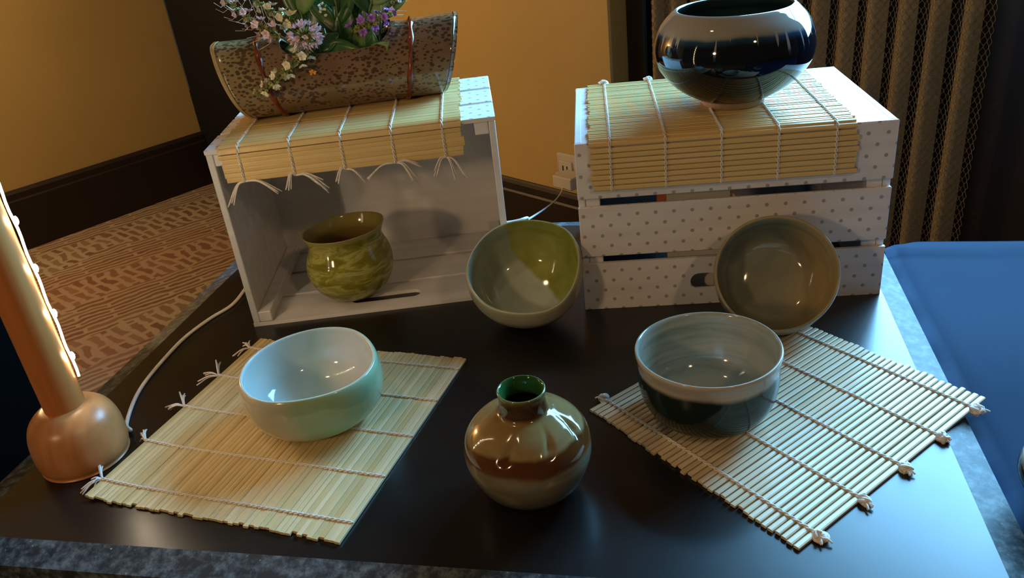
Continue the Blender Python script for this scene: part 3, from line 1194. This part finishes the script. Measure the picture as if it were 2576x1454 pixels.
# --- blue-black round vase on the upside-down crate
def g_B(t, tc, x, y, z):
    h = 0.2246 * S
    th = mathn(t, 'ARCTAN2', y, x)
    zz = wob(t, tc, z, 30.0, 0.008)
    # drips: narrow angular streaks reaching below the pale zone
    cmb = nd(t, 'ShaderNodeCombineXYZ')
    t.links.new(mathn(t, 'MULTIPLY', th, 10.0), cmb.inputs[0])
    t.links.new(mathn(t, 'MULTIPLY', z, 12.0), cmb.inputs[1])
    dn = noise(t, cmb.outputs[0], 1.6, 1.0)
    drip = ramp(t, dn, [(0.62, (0, 0, 0)), (0.66, (1, 1, 1))])
    edge = mathn(t, 'SUBTRACT', 0.79 * h, mathn(t, 'MULTIPLY', drip, 0.14 * h))
    d = mathn(t, 'SUBTRACT', zz, edge)
    c = ramp(t, rng01(t, d, -0.005, 0.008), [(0.0, (0.004, 0.006, 0.010)), (0.5, (0.02, 0.06, 0.12)), (0.8, (0.24, 0.25, 0.22)), (1.0, (0.31, 0.30, 0.26))])
    low = rng01(t, z, 0.25 * h, 0.45 * h)  # olive zone below puts the mat's reflection into the colour
    return mixc(t, low, mixc(t, rng01(t, z, 0.0, 0.3 * h), (0.010, 0.012, 0.008), (0.008, 0.010, 0.008)), c)


GL['B'] = mk_glaze('black_blue_glaze_with_pale_shoulder', g_B, 0.05, 0.3)
GL['B_in'] = plain('deep_teal_inner_glaze', (0.020, 0.045, 0.042), 0.1)
GL['foot'] = plain('bare_stoneware', (0.42, 0.27, 0.17), 0.7, nscale=80)
vb = empty('round_vase', (0.5945, 1.9498, RH + 0.008))
tag(vb, 'big round blue-black vase with a pale dripping shoulder on the dotted crate', 'vase')
r, h = 0.1873, 0.2246
prof = [(0, 0.05 * h), (0.36 * r, 0.05 * h), (0.395 * r, 0.065 * h), (0.5 * r, 0.09 * h), (0.76 * r, 0.23 * h), (0.945 * r, 0.42 * h), (1.0 * r, 0.58 * h), (0.975 * r, 0.735 * h), (0.90 * r, 0.87 * h), (0.80 * r, 0.965 * h), (0.745 * r, 1.005 * h), (0.715 * r, 1.01 * h), (0.695 * r, 0.99 * h),
        (0.75 * r, 0.92 * h), (0.85 * r, 0.83 * h), (0.92 * r, 0.6 * h), (0.85 * r, 0.36 * h), (0.5 * r, 0.12 * h), (0, 0.09 * h)]
sm = [0] * 11 + [1] * 7
put('body', lathe_me('body', prof, 128, lambda th: 1 + 0.015 * math.sin(2 * th + 0.6) + 0.01 * math.sin(3 * th), [GL['B'], GL['B_in']], sm), vb)
prof = [(0.30 * r, 0.03 * h), (0.30 * r, 0.0), (0.37 * r, 0.0), (0.395 * r, 0.005 * h), (0.405 * r, 0.065 * h), (0.38 * r, 0.08 * h)]
put('foot_ring', lathe_me('foot_ring', prof, 96, None, [GL['foot']]), vb)


# --- partly seen dark bowl at the right picture edge, on the blue cloth
def g_E(t, tc, x, y, z):
    return mixc(t, rng01(t, z, 0.075 * S, 0.09 * S), (0.02, 0.03, 0.015), (0.4, 0.42, 0.36))  # pale rim puts a white shine into the colour


GL['E'] = mk_glaze('dark_green_glaze_shine_rim', g_E, 0.08)
r, h = 0.105, 0.09
prof, sm = bowl_prof(r, h)
b = put('bowl', lathe_me('bowl', prof, 72, None, [GL['E'], GL['E']], sm), None, (0.884, 0.947, -0.012))
tag(b, 'dark green bowl with shine-painted rim on the blue cloth, cut by the right edge', 'bowl', 'glazed tea bowls')


# ================================================================== flower trough
def g_P(t, tc, x, y, z):
    n = noise(t, tc.outputs['Object'], 24.0, 4.0)
    base = ramp(t, n, [(0.3, (0.15, 0.090, 0.048)), (0.7, (0.235, 0.15, 0.085))])
    left = ramp(t, n, [(0.3, (0.27, 0.19, 0.08)), (0.7, (0.37, 0.275, 0.13))])
    c = mixc(t, rng01(t, wob(t, tc, x, 18.0, 0.03), -0.075, -0.105), base, left)
    vo = nd(t, 'ShaderNodeTexVoronoi')
    vo.inputs['Scale'].default_value = 240.0
    vo.inputs['Randomness'].default_value = 1.0
    t.links.new(stretched(t, tc, (0.8, 1, 1.25)), vo.inputs['Vector'])
    sp = noise(t, tc.outputs['Object'], 45.0, 3.0)
    d = mathn(t, 'SUBTRACT', vo.outputs['Distance'], mathn(t, 'MULTIPLY', sp, 0.95))
    m_ = rng01(t, d, -0.02, -0.13)
    return mixc(t, mathn(t, 'MULTIPLY', m_, 0.75), c, (0.028, 0.014, 0.008))


GL['P'] = mk_glaze('speckled_brown_glaze', g_P, 0.10, 0.2)
GL['P_band'] = plain('rust_red_glaze', (0.17, 0.036, 0.012), 0.12, nscale=60, namt=0.5)
GL['P_edge'] = plain('cream_unglazed_edge', (0.52, 0.38, 0.18), 0.45, nscale=50)
GL['P_dark'] = plain('dark_inner_glaze', (0.012, 0.012, 0.010), 0.2)
PC = (-0.372, 2.178, LH + 0.0078)
PA = math.radians(4.5)
trough = empty('flower_trough', PC, PA)
tag(trough, 'brown speckled ceramic trough shaped like a bundled log, holding flowers on the left crate', 'planter')
PH, PW = 0.198, 0.105            # height and half width


def halflen(zf):
    return 0.243 + 0.062 * zf ** 0.8


def sect(th):
    """rounded cross-section: th=0 at the top, clockwise to the front; returns (y, z fraction)"""
    s_, c_ = math.sin(th), math.cos(th)
    e = 2 / 2.7
    y = -PW * math.copysign(abs(s_) ** e, s_)
    zf = 0.5 + 0.5 * math.copysign(abs(c_) ** e, c_)
    y *= 0.80 + 0.24 * math.sin(math.pi * min(1, zf + 0.12))
    return y, zf


NS, NT = 64, 72
bm = bmesh.new()
grid = []
for i in range(NS + 1):
    s_ = -1 + 2 * i / NS
    row = []
    for k in range(NT):
        y, zf = sect(2 * math.pi * k / NT)
        x = s_ * halflen(zf)
        sag = 1 - 0.03 * math.cos(s_ * 1.5)
        row.append(bm.verts.new((x * S, y * S * (1 + 0.03 * s_ * s_), zf * PH * sag * S + 0.0)))
    grid.append(row)
for i in range(NS):
    s_ = -1 + 2 * (i + 0.5) / NS
    for k in range(NT):
        th = 2 * math.pi * (k + 0.5) / NT
        thn = th if th < math.pi else th - 2 * math.pi
        # the rectangular opening, with rounded corners, reaching down the front
        u = abs(s_ + 0.02) / 0.455
        w_ = (thn - 0.05) / 1.02
        if u ** 5 + abs(w_) ** 5 < 1:
            continue
        bm.faces.new((grid[i][k], grid[i + 1][k], grid[i + 1][(k + 1) % NT], grid[i][(k + 1) % NT]))
bmesh.ops.recalc_face_normals(bm, faces=bm.faces[:])
for v_ in [v_ for v_ in bm.verts if not v_.link_faces]:
    bm.verts.remove(v_)
# smooth the cut of the opening
hb_ = [v_ for v_ in bm.verts if v_.is_boundary and abs(v_.co.x) < 0.2 * S and v_.co.z > 0.3 * PH * S]
for it in range(6):
    new = {}
    for v_ in hb_:
        nb_ = [e.other_vert(v_) for e in v_.link_edges if e.is_boundary]
        if len(nb_) == 2:
            new[v_] = v_.co * 0.4 + (nb_[0].co + nb_[1].co) * 0.3
    for v_, c_ in new.items():
        v_.co = c_
me = bpy.data.meshes.new('trough_body')
bm.to_mesh(me)
bm.free()
me.materials.append(GL['P'])
me.polygons.foreach_set('use_smooth', [True] * len(me.polygons))
o = put('trough_body', me, trough)
sd = o.modifiers.new('wall', 'SOLIDIFY')
sd.thickness = 0.013 * S
sd.offset = -1
bv = o.modifiers.new('lip', 'BEVEL')
bv.width = 0.003 * S
bv.segments = 2
bv.limit_method = 'ANGLE'
bv.angle_limit = math.radians(50)
# end slabs with a cream clay edge
for sgn in (-1, 1):
    V, F = [], []
    for k in range(NT):
        y, zf = sect(2 * math.pi * k / NT)
        for ex, g_ in ((0.0, 1.0), (0.007, 1.004), (0.010, 0.985)):
            V.append((sgn * (halflen(zf) + ex), y * 1.03 * g_, (0.5 + (zf - 0.5) * g_) * PH * 0.998 + 0.0006))
    n0 = len(V)
    for k in range(NT):
        a, b_ = k * 3, ((k + 1) % NT) * 3
        F += [(a, a + 1, b_ + 1, b_), (a + 1, a + 2, b_ + 2, b_ + 1)]
    F.append(tuple(k * 3 + 2 for k in range(NT)))
    F.append(tuple(k * 3 for k in range(NT))[::-1])
    me = make_mesh('end_slab', V, F, True, [GL['P_edge'] if sgn < 0 else GL['P']])
    put('end_slab', me, trough)
# raised rust coloured straps
for s0 in (-0.66, 0.63):
    V, F = [], []
    ks = [k for k in range(NT + 1)]
    for k in ks:
        y, zf = sect(2 * math.pi * k / NT)
        cy, cz = -0.0, 0.5 * PH
        z = zf * PH * (1 - 0.03 * math.cos(s0 * 1.5))
        wv = 0.0065 + 0.002 * math.sin(k * 0.7)
        for dx, up in ((-wv, 0.0), (-wv * 0.45, 0.0065), (wv * 0.45, 0.0065), (wv, 0.0)):
            nrm = np.array([y, z - cz])
            nrm /= np.linalg.norm(nrm) + 1e-9
            V.append((s0 * halflen(zf) + dx, y * (1 + 0.03 * s0 * s0) + nrm[0] * up, max(0.0004, z + nrm[1] * up)))
    for k in range(NT):
        for q in range(3):
            a = k * 4 + q
            F.append((a, a + 1, a + 5, a + 4))
    put('strap', make_mesh('strap', V, F, True, [GL['P_band']]), trough)
V, F = box_vf(-0.20, 0.20, -0.07, 0.07, 0.05, 0.06)
put('inner_floor', make_mesh('inner_floor', V, F, mats=[GL['P_dark']]), trough)

# ================================================================== flowers
MAT['leaf'] = plain('dark_green_leaf', (0.035, 0.11, 0.026), 0.3, nscale=40, namt=0.35)
MAT['leaf_lite'] = plain('light_green_leaf', (0.13, 0.22, 0.045), 0.45, nscale=60, namt=0.3)
MAT['stem'] = plain('green_stem', (0.10, 0.15, 0.05), 0.5)
MAT['fl_white'] = plain('cream_petal', (0.80, 0.75, 0.56), 0.6, nscale=300, namt=0.2)
MAT['fl_pink'] = plain('pale_pink_petal', (0.78, 0.58, 0.62), 0.6, nscale=300, namt=0.25)
MAT['fl_purple'] = plain('purple_petal', (0.36, 0.15, 0.50), 0.6, nscale=300, namt=0.3)
MAT['fl_bract'] = plain('yellow_green_bract', (0.34, 0.33, 0.09), 0.6, nscale=200, namt=0.3)
MAT['fl_orange'] = plain('orange_petal', (0.75, 0.30, 0.04), 0.6)


def leaf_me(L, w, bend, mat, fold=0.25):
    n = 10
    V, F = [], []
    for i in range(n + 1):
        u = i / n
        ww = w * math.sin(math.pi * min(1, u * 0.97 + 0.03)) ** 0.75 * (1 - 0.35 * u) * 1.2
        for k in (-1, -0.5, 0, 0.5, 1):
            V.append((u * L, k * ww, abs(k) * ww * fold - bend * u * u * L + 0.002 * math.sin(6 * u + 2 * k)))
    for i in range(n):
        for k in range(4):
            a = i * 5 + k
            F.append((a, a + 1, a + 6, a + 5))
    me = make_mesh('leaf', V, F, True, [mat])
    bm = bmesh.new()
    bm.from_mesh(me)
    bmesh.ops.solidify(bm, geom=bm.faces[:], thickness=0.0008 * S)
    bm.to_mesh(me)
    bm.free()
    return me


def orient(dirv, upv):
    x = np.array(dirv, float)
    x /= np.linalg.norm(x)
    z = np.array(upv, float) - x * (np.array(upv, float) @ x)
    z /= np.linalg.norm(z)
    y = np.cross(z, x)
    mm = Matrix.Identity(4)
    for k in range(3):
        mm[k][0], mm[k][1], mm[k][2] = x[k], y[k], z[k]
    return mm


def petals(center, direction, n, length, width, spread):
    """one small star floret"""
    out = []
    d = np.array(direction, float)
    d /= np.linalg.norm(d)
    u = np.cross(d, [0.3, 0.5, 0.8])
    u /= np.linalg.norm(u)
    w = np.cross(d, u)
    for k in range(n):
        a = 2 * math.pi * k / n + rng.uniform(-0.3, 0.3)
        o = math.cos(a) * u + math.sin(a) * w
        tip = center + (d * (1 - spread) + o * spread) * length * rng.uniform(0.8, 1.15)
        side = np.cross(tip - center, d + o * 0.2)
        side = side / (np.linalg.norm(side) + 1e-9) * width
        mid = (center + tip) / 2
        out.append(([center, mid + side, tip, mid - side, mid + d * width * 0.5], [(0, 1, 4), (1, 2, 4), (2, 3, 4), (3, 0, 4)]))
    return out


def sprig(label, stem, leaves=(), spike=None, head=None, hair=False, group='flower stems in the trough'):
    """stem: world layout points from inside the trough to the tip"""
    q = cat_rom(stem, 8)
    o0 = q[0]
    root = empty('flower_sprig', tuple(o0))
    tag(root, label, 'flower', group)
    put('stem', make_mesh('stem', *tube_vf(q - o0, np.linspace(0.0042, 0.0022, len(q)), 6), True, [MAT['stem']]), root)
    for (fr, dv, upv, L, w, bend, mt) in leaves:
        p = q[int(fr * (len(q) - 1))] - o0
        mm = orient(dv, upv)
        mm.translation = Vector(p)
        put('leaf', leaf_me(L, w, bend, MAT[mt]), root, mat=mm)
    if spike:
        f0, n, colr, size = spike
        P_, B_, Hh = [], [], []
        for k in range(n):
            fr = f0 + (1 - f0) * k / n
            i = min(len(q) - 2, int(fr * (len(q) - 1)))
            p = q[i] + (q[i + 1] - q[i]) * (fr * (len(q) - 1) - i) - o0
            T = q[i + 1] - q[i]
            T /= np.linalg.norm(T)
            a = k * 2.4
            u = np.cross(T, [0.2, 0.9, 0.4])
            u /= np.linalg.norm(u)
            w = np.cross(T, u)
            o = math.cos(a) * u + math.sin(a) * w
            shrink = 1 - 0.45 * (fr - f0) / (1 - f0)
            d = o * 0.9 + T * 0.45
            B_ += petals(p, d, 5, size * 0.9 * shrink, size * 0.16, 0.45)
            if k % 2 == 0:
                c = p + d * size * 0.75 * shrink
                P_ += petals(c, d, 5, size * 0.95 * shrink, size * 0.26, 0.6)
            if hair:
                Hh.append(tube_vf([p, p + o * size * 1.1 + T * size * 0.2, p + o * size * 2.1 * shrink + T * size * 0.9], 0.0006, 3))
        put('bracts', tag_mesh('bracts', B_, MAT['fl_bract']), root)
        put('florets', tag_mesh('florets', P_, MAT[colr]), root)
        if Hh:
            put('hairs', tag_mesh('hairs', Hh, MAT['fl_white']), root)
    if head:
        (cx, size, n, colr) = head
        c = q[-1] - o0
        T = q[-1] - q[-3]
        T /= np.linalg.norm(T)
        P_, Q_ = [], []
        for k in range(n):
            d = rng.normal(0, 1, 3)
            d /= np.linalg.norm(d)
            d = d * np.array([1.25, 1, 0.9])
            P_ += petals(c + d * size * 0.55, d, 4, size * 0.5, size * 0.08, 0.35)
            Q_ += petals(c, d, 2, size * 0.7, size * 0.1, 0.25)
        put('bracts', tag_mesh('bracts', Q_, MAT['fl_bract']), root)
        put('florets', tag_mesh('florets', P_, MAT[colr]), root)
    for ch in root.children:
        if ch.name.split('.')[0] in ('florets', 'bracts', 'hairs'):
            ch['kind'] = 'stuff'
    return root


def tag_mesh(name, parts, mat):
    return make_mesh(name, *merge(parts), False, [mat])


b0 = lambda x, y=2.17: (x, y, 0.565)
CAMV = (0.15, -0.85, 0.45)
sprig('flower spike with pale pink florets and fine hairs, leaning far left over the trough', [b0(-0.45), (-0.485, 2.13, 0.672), (-0.547, 2.10, 0.727), (-0.605, 2.08, 0.80)], spike=(0.45, 34, 'fl_pink', 0.026), hair=True)
sprig('yellow-green flower spike, second from the left in the trough', [b0(-0.43, 2.2), (-0.46, 2.17, 0.70), (-0.50, 2.15, 0.735), (-0.575, 2.13, 0.81)], spike=(0.42, 36, 'fl_white', 0.027))
sprig('upright yellow-cream flower spike in the middle of the trough', [b0(-0.39, 2.2), (-0.405, 2.19, 0.68), (-0.40, 2.18, 0.75), (-0.395, 2.18, 0.86)], spike=(0.42, 40, 'fl_white', 0.029),
      leaves=[(0.45, (-0.3, 0, 1), CAMV, 0.16, 0.026, 0.05, 'leaf'), (0.4, (0.1, 0.1, 1), CAMV, 0.17, 0.024, 0.02, 'leaf')])
sprig('drooping cream flower spike hanging over the front lip of the trough', [b0(-0.41, 2.15), (-0.415, 2.10, 0.665), (-0.45, 2.055, 0.650), (-0.515, 2.030, 0.607), (-0.570, 2.030, 0.572)], spike=(0.38, 40, 'fl_white', 0.026))
sprig('round pale pink flower head at the front of the trough', [b0(-0.40, 2.16), (-0.415, 2.12, 0.64), (-0.432, 2.075, 0.695)], head=(0, 0.046, 70, 'fl_pink'),
      leaves=[(0.55, (-1, -0.1, 0.12), CAMV, 0.10, 0.036, 0.15, 'leaf'), (0.5, (1, -0.4, 0.05), CAMV, 0.115, 0.034, 0.25, 'leaf'), (0.6, (0.8, 0.1, 0.5), CAMV, 0.07, 0.022, 0.1, 'leaf')])
sprig('purple-tipped flower spike leaning right against the strap', [b0(-0.33), (-0.325, 2.15, 0.665), (-0.275, 2.12, 0.700), (-0.215, 2.10, 0.716)], spike=(0.40, 30, 'fl_purple', 0.028),
      leaves=[(0.25, (0.5, -0.5, 0.4), CAMV, 0.085, 0.024, 0.2, 'leaf_lite')])
sprig('leafy stem with upright dark green leaves in the middle of the trough', [b0(-0.36), (-0.36, 2.16, 0.65), (-0.355, 2.15, 0.76), (-0.35, 2.15, 0.86)],
      leaves=[(0.25, (0.25, -0.1, 1), CAMV, 0.125, 0.030, 0.05, 'leaf'), (0.3, (-0.15, 0.2, 1), CAMV, 0.13, 0.026, 0.03, 'leaf'), (0.45, (-0.6, 0, 0.9), CAMV, 0.13, 0.024, 0.1, 'leaf'), (0.5, (0.4, 0.2, 0.9), CAMV, 0.12, 0.028, 0.05, 'leaf'),
              (0.65, (-0.5, -0.1, 0.8), CAMV, 0.14, 0.024, 0.1, 'leaf'), (0.15, (-1, -0.6, -0.1), CAMV, 0.08, 0.022, 0.1, 'leaf')])
sprig('leafy stem with broad light green leaves leaning to the right', [b0(-0.30, 2.19), (-0.30, 2.18, 0.66), (-0.27, 2.17, 0.74), (-0.22, 2.16, 0.84)],
      leaves=[(0.15, (0.3, -0.9, 0.35), CAMV, 0.07, 0.026, 0.2, 'leaf'), (0.3, (-0.2, 0, 1), CAMV, 0.13, 0.028, 0.05, 'leaf'), (0.5, (0.7, 0, 0.75), CAMV, 0.13, 0.024, 0.1, 'leaf_lite'), (0.6, (-0.35, -0.2, 0.9), CAMV, 0.10, 0.020, 0.1, 'leaf'), (0.7, (0.9, 0, 0.5), CAMV, 0.10, 0.022, 0.1, 'leaf_lite')],
      spike=(0.75, 22, 'fl_purple', 0.022))
sprig('short stem with curled leaves low at the right of the opening', [b0(-0.29, 2.15), (-0.29, 2.13, 0.60), (-0.285, 2.12, 0.635)],
      leaves=[(0.6, (0.45, -0.5, 0.5), CAMV, 0.075, 0.026, 0.3, 'leaf_lite'), (0.7, (-0.6, -0.4, 0.3), CAMV, 0.07, 0.024, 0.2, 'leaf'), (0.9, (0.2, -0.3, 1.0), CAMV, 0.06, 0.02, 0.1, 'leaf')])

sprig('tall leafy stem with narrow leaves rising behind the pink flower head', [b0(-0.44, 2.19), (-0.445, 2.17, 0.66), (-0.45, 2.16, 0.76), (-0.46, 2.15, 0.86)],
      leaves=[(0.2, (-0.5, -0.2, 0.9), CAMV, 0.11, 0.026, 0.1, 'leaf'), (0.35, (0.35, 0, 1), CAMV, 0.13, 0.026, 0.03, 'leaf'), (0.5, (-0.25, 0.1, 1), CAMV, 0.14, 0.026, 0.05, 'leaf'), (0.6, (0.5, -0.2, 0.9), CAMV, 0.12, 0.024, 0.05, 'leaf_lite')])
sprig('leafy stem with long pointed leaves between the middle spike and the purple one', [b0(-0.33, 2.2), (-0.335, 2.19, 0.65), (-0.325, 2.18, 0.75), (-0.31, 2.17, 0.86)],
      leaves=[(0.15, (-0.1, -0.3, 1), CAMV, 0.13, 0.030, 0.05, 'leaf'), (0.3, (0.4, -0.2, 1), CAMV, 0.13, 0.028, 0.05, 'leaf'), (0.45, (-0.35, 0, 1), CAMV, 0.13, 0.026, 0.05, 'leaf'), (0.55, (0.55, 0, 0.8), CAMV, 0.13, 0.024, 0.05, 'leaf'), (0.05, (0.4, -0.9, 0.15), CAMV, 0.075, 0.026, 0.1, 'leaf')])
sprig('pale purple flower spike pointing up to the right behind the strap', [b0(-0.27, 2.2), (-0.26, 2.19, 0.68), (-0.215, 2.18, 0.735), (-0.155, 2.17, 0.80)], spike=(0.45, 30, 'fl_pink', 0.021), hair=True,
      leaves=[(0.5, (0.8, 0, 0.6), CAMV, 0.10, 0.02, 0.1, 'leaf_lite')])

ff = put('floret', tag_mesh('floret', petals(np.array([0, 0, 0.0]), (0.05, -1, 0.35), 5, 0.011, 0.0035, 0.85), MAT['fl_orange']), None, (-0.4295, 2.0600, 0.6073))
tag(ff, 'single small orange floret stuck to the front of the brown trough', 'flower')

# ================================================================== lamp, cord, outlet
LX, LY = -0.9347, 1.4056
lamp = empty('wooden_lamp', (LX, LY, 0))
tag(lamp, 'upright wooden lamp with a domed foot and a glowing light strip at the left edge', 'lamp')
r, h = 0.0909, 0.1333
prof = [(0.0, 0.0), (0.88 * r, 0.0), (0.93 * r, 0.006), (0.985 * r, 0.15 * h), (1.0 * r, 0.36 * h), (0.965 * r, 0.60 * h), (0.85 * r, 0.80 * h), (0.62 * r, 0.945 * h), (0.4 * r, 0.995 * h), (0.0, 1.0 * h)]
put('base', lathe_me('base', prof, 72, None, [MAT['wood_base']]), lamp)
pr = 0.0385
prof = [(0.0, 0.120), (pr * 0.98, 0.120), (pr, 0.125), (pr * 1.005, 0.4), (pr, 0.8), (pr, 1.25), (pr * 0.97, 1.255), (0, 1.255)]
put('pole', lathe_me('pole', prof, 56, None, [MAT['wood_pole']]), lamp)


def emit(name, col, st):
    m_, t, b = new_mat(name)
    b.inputs['Base Color'].default_value = col + (1,)
    b.inputs['Emission Color'].default_value = col + (1,)
    b.inputs['Emission Strength'].default_value = st
    return m_


MAT['strip'] = emit('glowing_strip', (1.0, 0.78, 0.46), 14.0)
MAT['bead'] = emit('glowing_bead', (1.0, 0.84, 0.58), 300.0)
sdv = np.array([0.90, 0.40])
sdv /= np.linalg.norm(sdv)
q = []
for k in range(60):
    z = 0.185 + (1.2 - 0.185) * k / 59
    bulge = 0.0060 + 0.0012 * math.sin(k * 1.1)
    q.append((sdv[0] * (pr + bulge), sdv[1] * (pr + bulge), z))
strip = put('light_strip', make_mesh('light_strip', *tube_vf(q, 0.0024, 6), True, [MAT['strip']]), lamp)
for k in range(10):
    z = 0.233 + 0.098 * k
    V, F = tube_vf([(sdv[0] * (pr + 0.0095), sdv[1] * (pr + 0.0095), z + d) for d in (-0.008, -0.004, 0, 0.004, 0.008)], [0.002, 0.0038, 0.0044, 0.0038, 0.002], 8)
    put('led_bead', make_mesh('led_bead', V, F, True, [MAT['bead']]), strip)

cz = 0.0045
cord_pts = [(-0.86, 1.465, 0.012), (-0.885, 1.503, cz), (-0.902, 1.598, cz), (-0.903, 1.681, cz), (-0.889, 1.787, cz), (-0.868, 1.881, cz), (-0.829, 1.968, cz), (-0.786, 2.038, cz), (-0.772, 2.134, cz), (-0.765, 2.30, cz), (-0.70, 2.42, cz), (-0.45, 2.43, cz), (-0.15, 2.40, cz), (0.02, 2.40, cz), (0.075, 2.43, 0.0),
            (0.082, 2.7, -0.1191), (0.1412, 3.4, -0.3926), (0.245, 4.2, -0.6812), (0.3422, 4.8, -0.8776), (0.4248, 5.3, -1.0107), (0.455, 5.55, -1.045), (0.462, 5.60, -1.02)]
cp = cat_rom(cord_pts, 10)
o0 = np.array([LX, LY, 0.0])
put('power_cord', make_mesh('power_cord', *tube_vf(cp - o0, 0.0046, 8), True, [MAT['cord']]), lamp)['label'] = 'thin white cord'

# socket on the ochre wall
du = (A - E2) / np.linalg.norm(A - E2)
nn = np.array([-du[1], du[0]])
nn = nn if nn @ np.array([0, -1]) > 0 else -nn
MAT['plastic'] = plain('ivory_plastic', (0.62, 0.57, 0.46), 0.4)
pc = np.array([0.57, 5.555])
ang = math.atan2(du[1], du[0])
ou = empty('wall_socket', (pc[0] + nn[0] * 0.0, pc[1] + nn[1] * 0.0, -0.955), ang)
tag(ou, 'ivory double wall socket on the ochre wall between the crates', 'socket')
# local y of this frame points away from the room
box('plate', (-0.18, 0.18, -0.028, 0.0, -0.105, 0.105), MAT['plastic'], ou, bev=0.012)
for sx in (-0.085, 0.085):
    fc = box('socket_face', (sx - 0.07, sx + 0.07, -0.038, -0.027, -0.055, 0.055), MAT['plastic'], ou, bev=0.008)
    for sl in (-0.02, 0.02):
        box('slot', (sx + sl - 0.005, sx + sl + 0.005, -0.0395, -0.036, -0.02, 0.02), MAT['flat_black'], fc)
ad = empty('power_adapter', (pc[0] + nn[0] * 0.04, pc[1] + nn[1] * 0.04, -0.99), ang)
tag(ad, 'white plug-in adapter in the wall socket with the cord below it', 'adapter')
box('housing', (-0.075, 0.11, -0.15, 0.0, -0.055, 0.035), MAT['plastic'], ad, bev=0.008)
box('cord_grip', (-0.105, -0.074, -0.085, -0.055, -0.075, 0.03), MAT['plastic'], ad, bev=0.006)

# paper inside the right crate, seen through the gap
pf = empty('leaflet', (0.47, 1.80, 0.0), AR)
tag(pf, 'white leaflet with an orange corner standing inside the dotted crate, seen through its gap', 'paper')
box('sheet', (-0.075, 0.075, 0.0, 0.006, 0.0, 0.293), MAT['paper'], pf)
box('orange_corner', (-0.098, -0.0755, 0.0, 0.006, 0.24, 0.287), MAT['orange'], pf)

# ================================================================== net curtain under the window
MAT['net'] = plain('golden_net_thread', (0.36, 0.27, 0.13), 0.7)
MAT['weave'] = plain('golden_woven_stripe', (0.33, 0.24, 0.115), 0.8, nscale=300, namt=0.25, bmp=0.3)
s0, s1 = 0.30, 2.20
cz0, cz1 = -1.62, 0.60
cp0 = WB + WN * 0.14
cur = empty('net_curtain', (cp0[0] + WD[0] * s0, cp0[1] + WD[1] * s0, cz0), math.atan2(WD[1], WD[0]))
tag(cur, 'golden brown net curtain in soft vertical folds behind the right crate', 'curtain')
PER = 0.149


def fold(xx, z):
    ph = 2 * math.pi * xx / PER
    return -0.030 * math.cos(ph + 0.15 * math.sin(z * 2)) - 0.006 * math.sin(ph * 0.5)


CW, CH = 0.0135, 0.0250
ncol = int((s1 - s0) / CW)
nrow = int((cz1 - cz0) / (CH / 4))
jj = np.arange(nrow + 1)
zz_ = jj * CH / 4
tri = np.clip((np.abs(((jj / 4.0) % 2) - 1) - 0.5) * 1.7 + 0.5, 0, 1)
Vn, Fn = [], []
for c in range(ncol + 1):
    xx = c * CW + (1 if c % 2 == 0 else -1) * (tri - 0.5) * CW * 0.92
    yy = -0.030 * np.cos(2 * math.pi * xx / PER + 0.15 * np.sin(zz_ * 2)) - 0.006 * np.sin(math.pi * xx / PER)
    ring = np.stack([np.stack([xx + 0.0019 * math.cos(a), yy + 0.0019 * math.sin(a), zz_], 1) for a in (0.5, 2.6, 4.7)], 1).reshape(-1, 3)
    Vn.append(ring)
    i0 = (jj[:-1] * 3)[:, None] + np.arange(3)[None, :]
    i1 = (jj[:-1] * 3)[:, None] + (np.arange(3)[None, :] + 1) % 3
    Fn.append(np.stack([i0, i1, i1 + 3, i0 + 3], 2).reshape(-1, 4) + c * (nrow + 1) * 3)
Vn, Fn = np.concatenate(Vn).tolist(), np.concatenate(Fn).tolist()
net = put('netting', make_mesh('netting', Vn, Fn, True, [MAT['net']]), cur)
net['kind'] = 'stuff'
nf = int((s1 - s0) / PER)
for k in range(nf + 1):
    xc = k * PER + 0.01
    V, F = [], []
    wv = PER * 0.30
    for j in range(41):
        z = (cz1 - cz0) * j / 40
        for i in range(7):
            u = -1 + i / 3
            xx = xc + u * wv * (1 + 0.08 * math.sin(z * 3 + k))
            V.append((xx, fold(xx, z) + 0.012, z))
    for j in range(40):
        for i in range(6):
            a = j * 7 + i
            F.append((a, a + 1, a + 8, a + 7))
    put('woven_stripe', make_mesh('woven_stripe', V, F, True, [MAT['weave']]), cur)
box('curtain_rod', (-0.05, s1 - s0 + 0.08, -0.02, 0.0, cz1 - cz0, cz1 - cz0 + 0.03), MAT['dark_wood'], cur, bev=0.006)

# ================================================================== black draped shape added to fill the dark area at the far left
MAT['black_cloth'] = plain('black_cloth', (0.002, 0.002, 0.002), 0.95, spec=0.0)
st = empty('draped_filler', (-2.17, 2.35, FZ))
tag(st, 'tall black draped shape added to fill the dark left edge behind the wooden lamp', 'stand')
V, F = [], []
hw_, hd_ = 0.42, 0.3
per = []
for k in range(96):
    a = 2 * math.pi * k / 96
    x = math.copysign(abs(math.cos(a)) ** 0.25, math.cos(a)) * hw_
    y = math.copysign(abs(math.sin(a)) ** 0.25, math.sin(a)) * hd_
    per.append((x, y, a))
for j in range(12):
    u = j / 11
    for x, y, a in per:
        g_ = 1 + 0.025 * math.sin(a * 17) * (1 - u)
        V.append((x * g_, y * g_, u * 2.1))
for j in range(11):
    for k in range(96):
        a, b_ = j * 96 + k, j * 96 + (k + 1) % 96
        F.append((a, b_, b_ + 96, a + 96))
F.append(tuple(range(11 * 96, 12 * 96)))
put('black_drape', make_mesh('black_drape', V, F, True, [MAT['black_cloth']]), st)
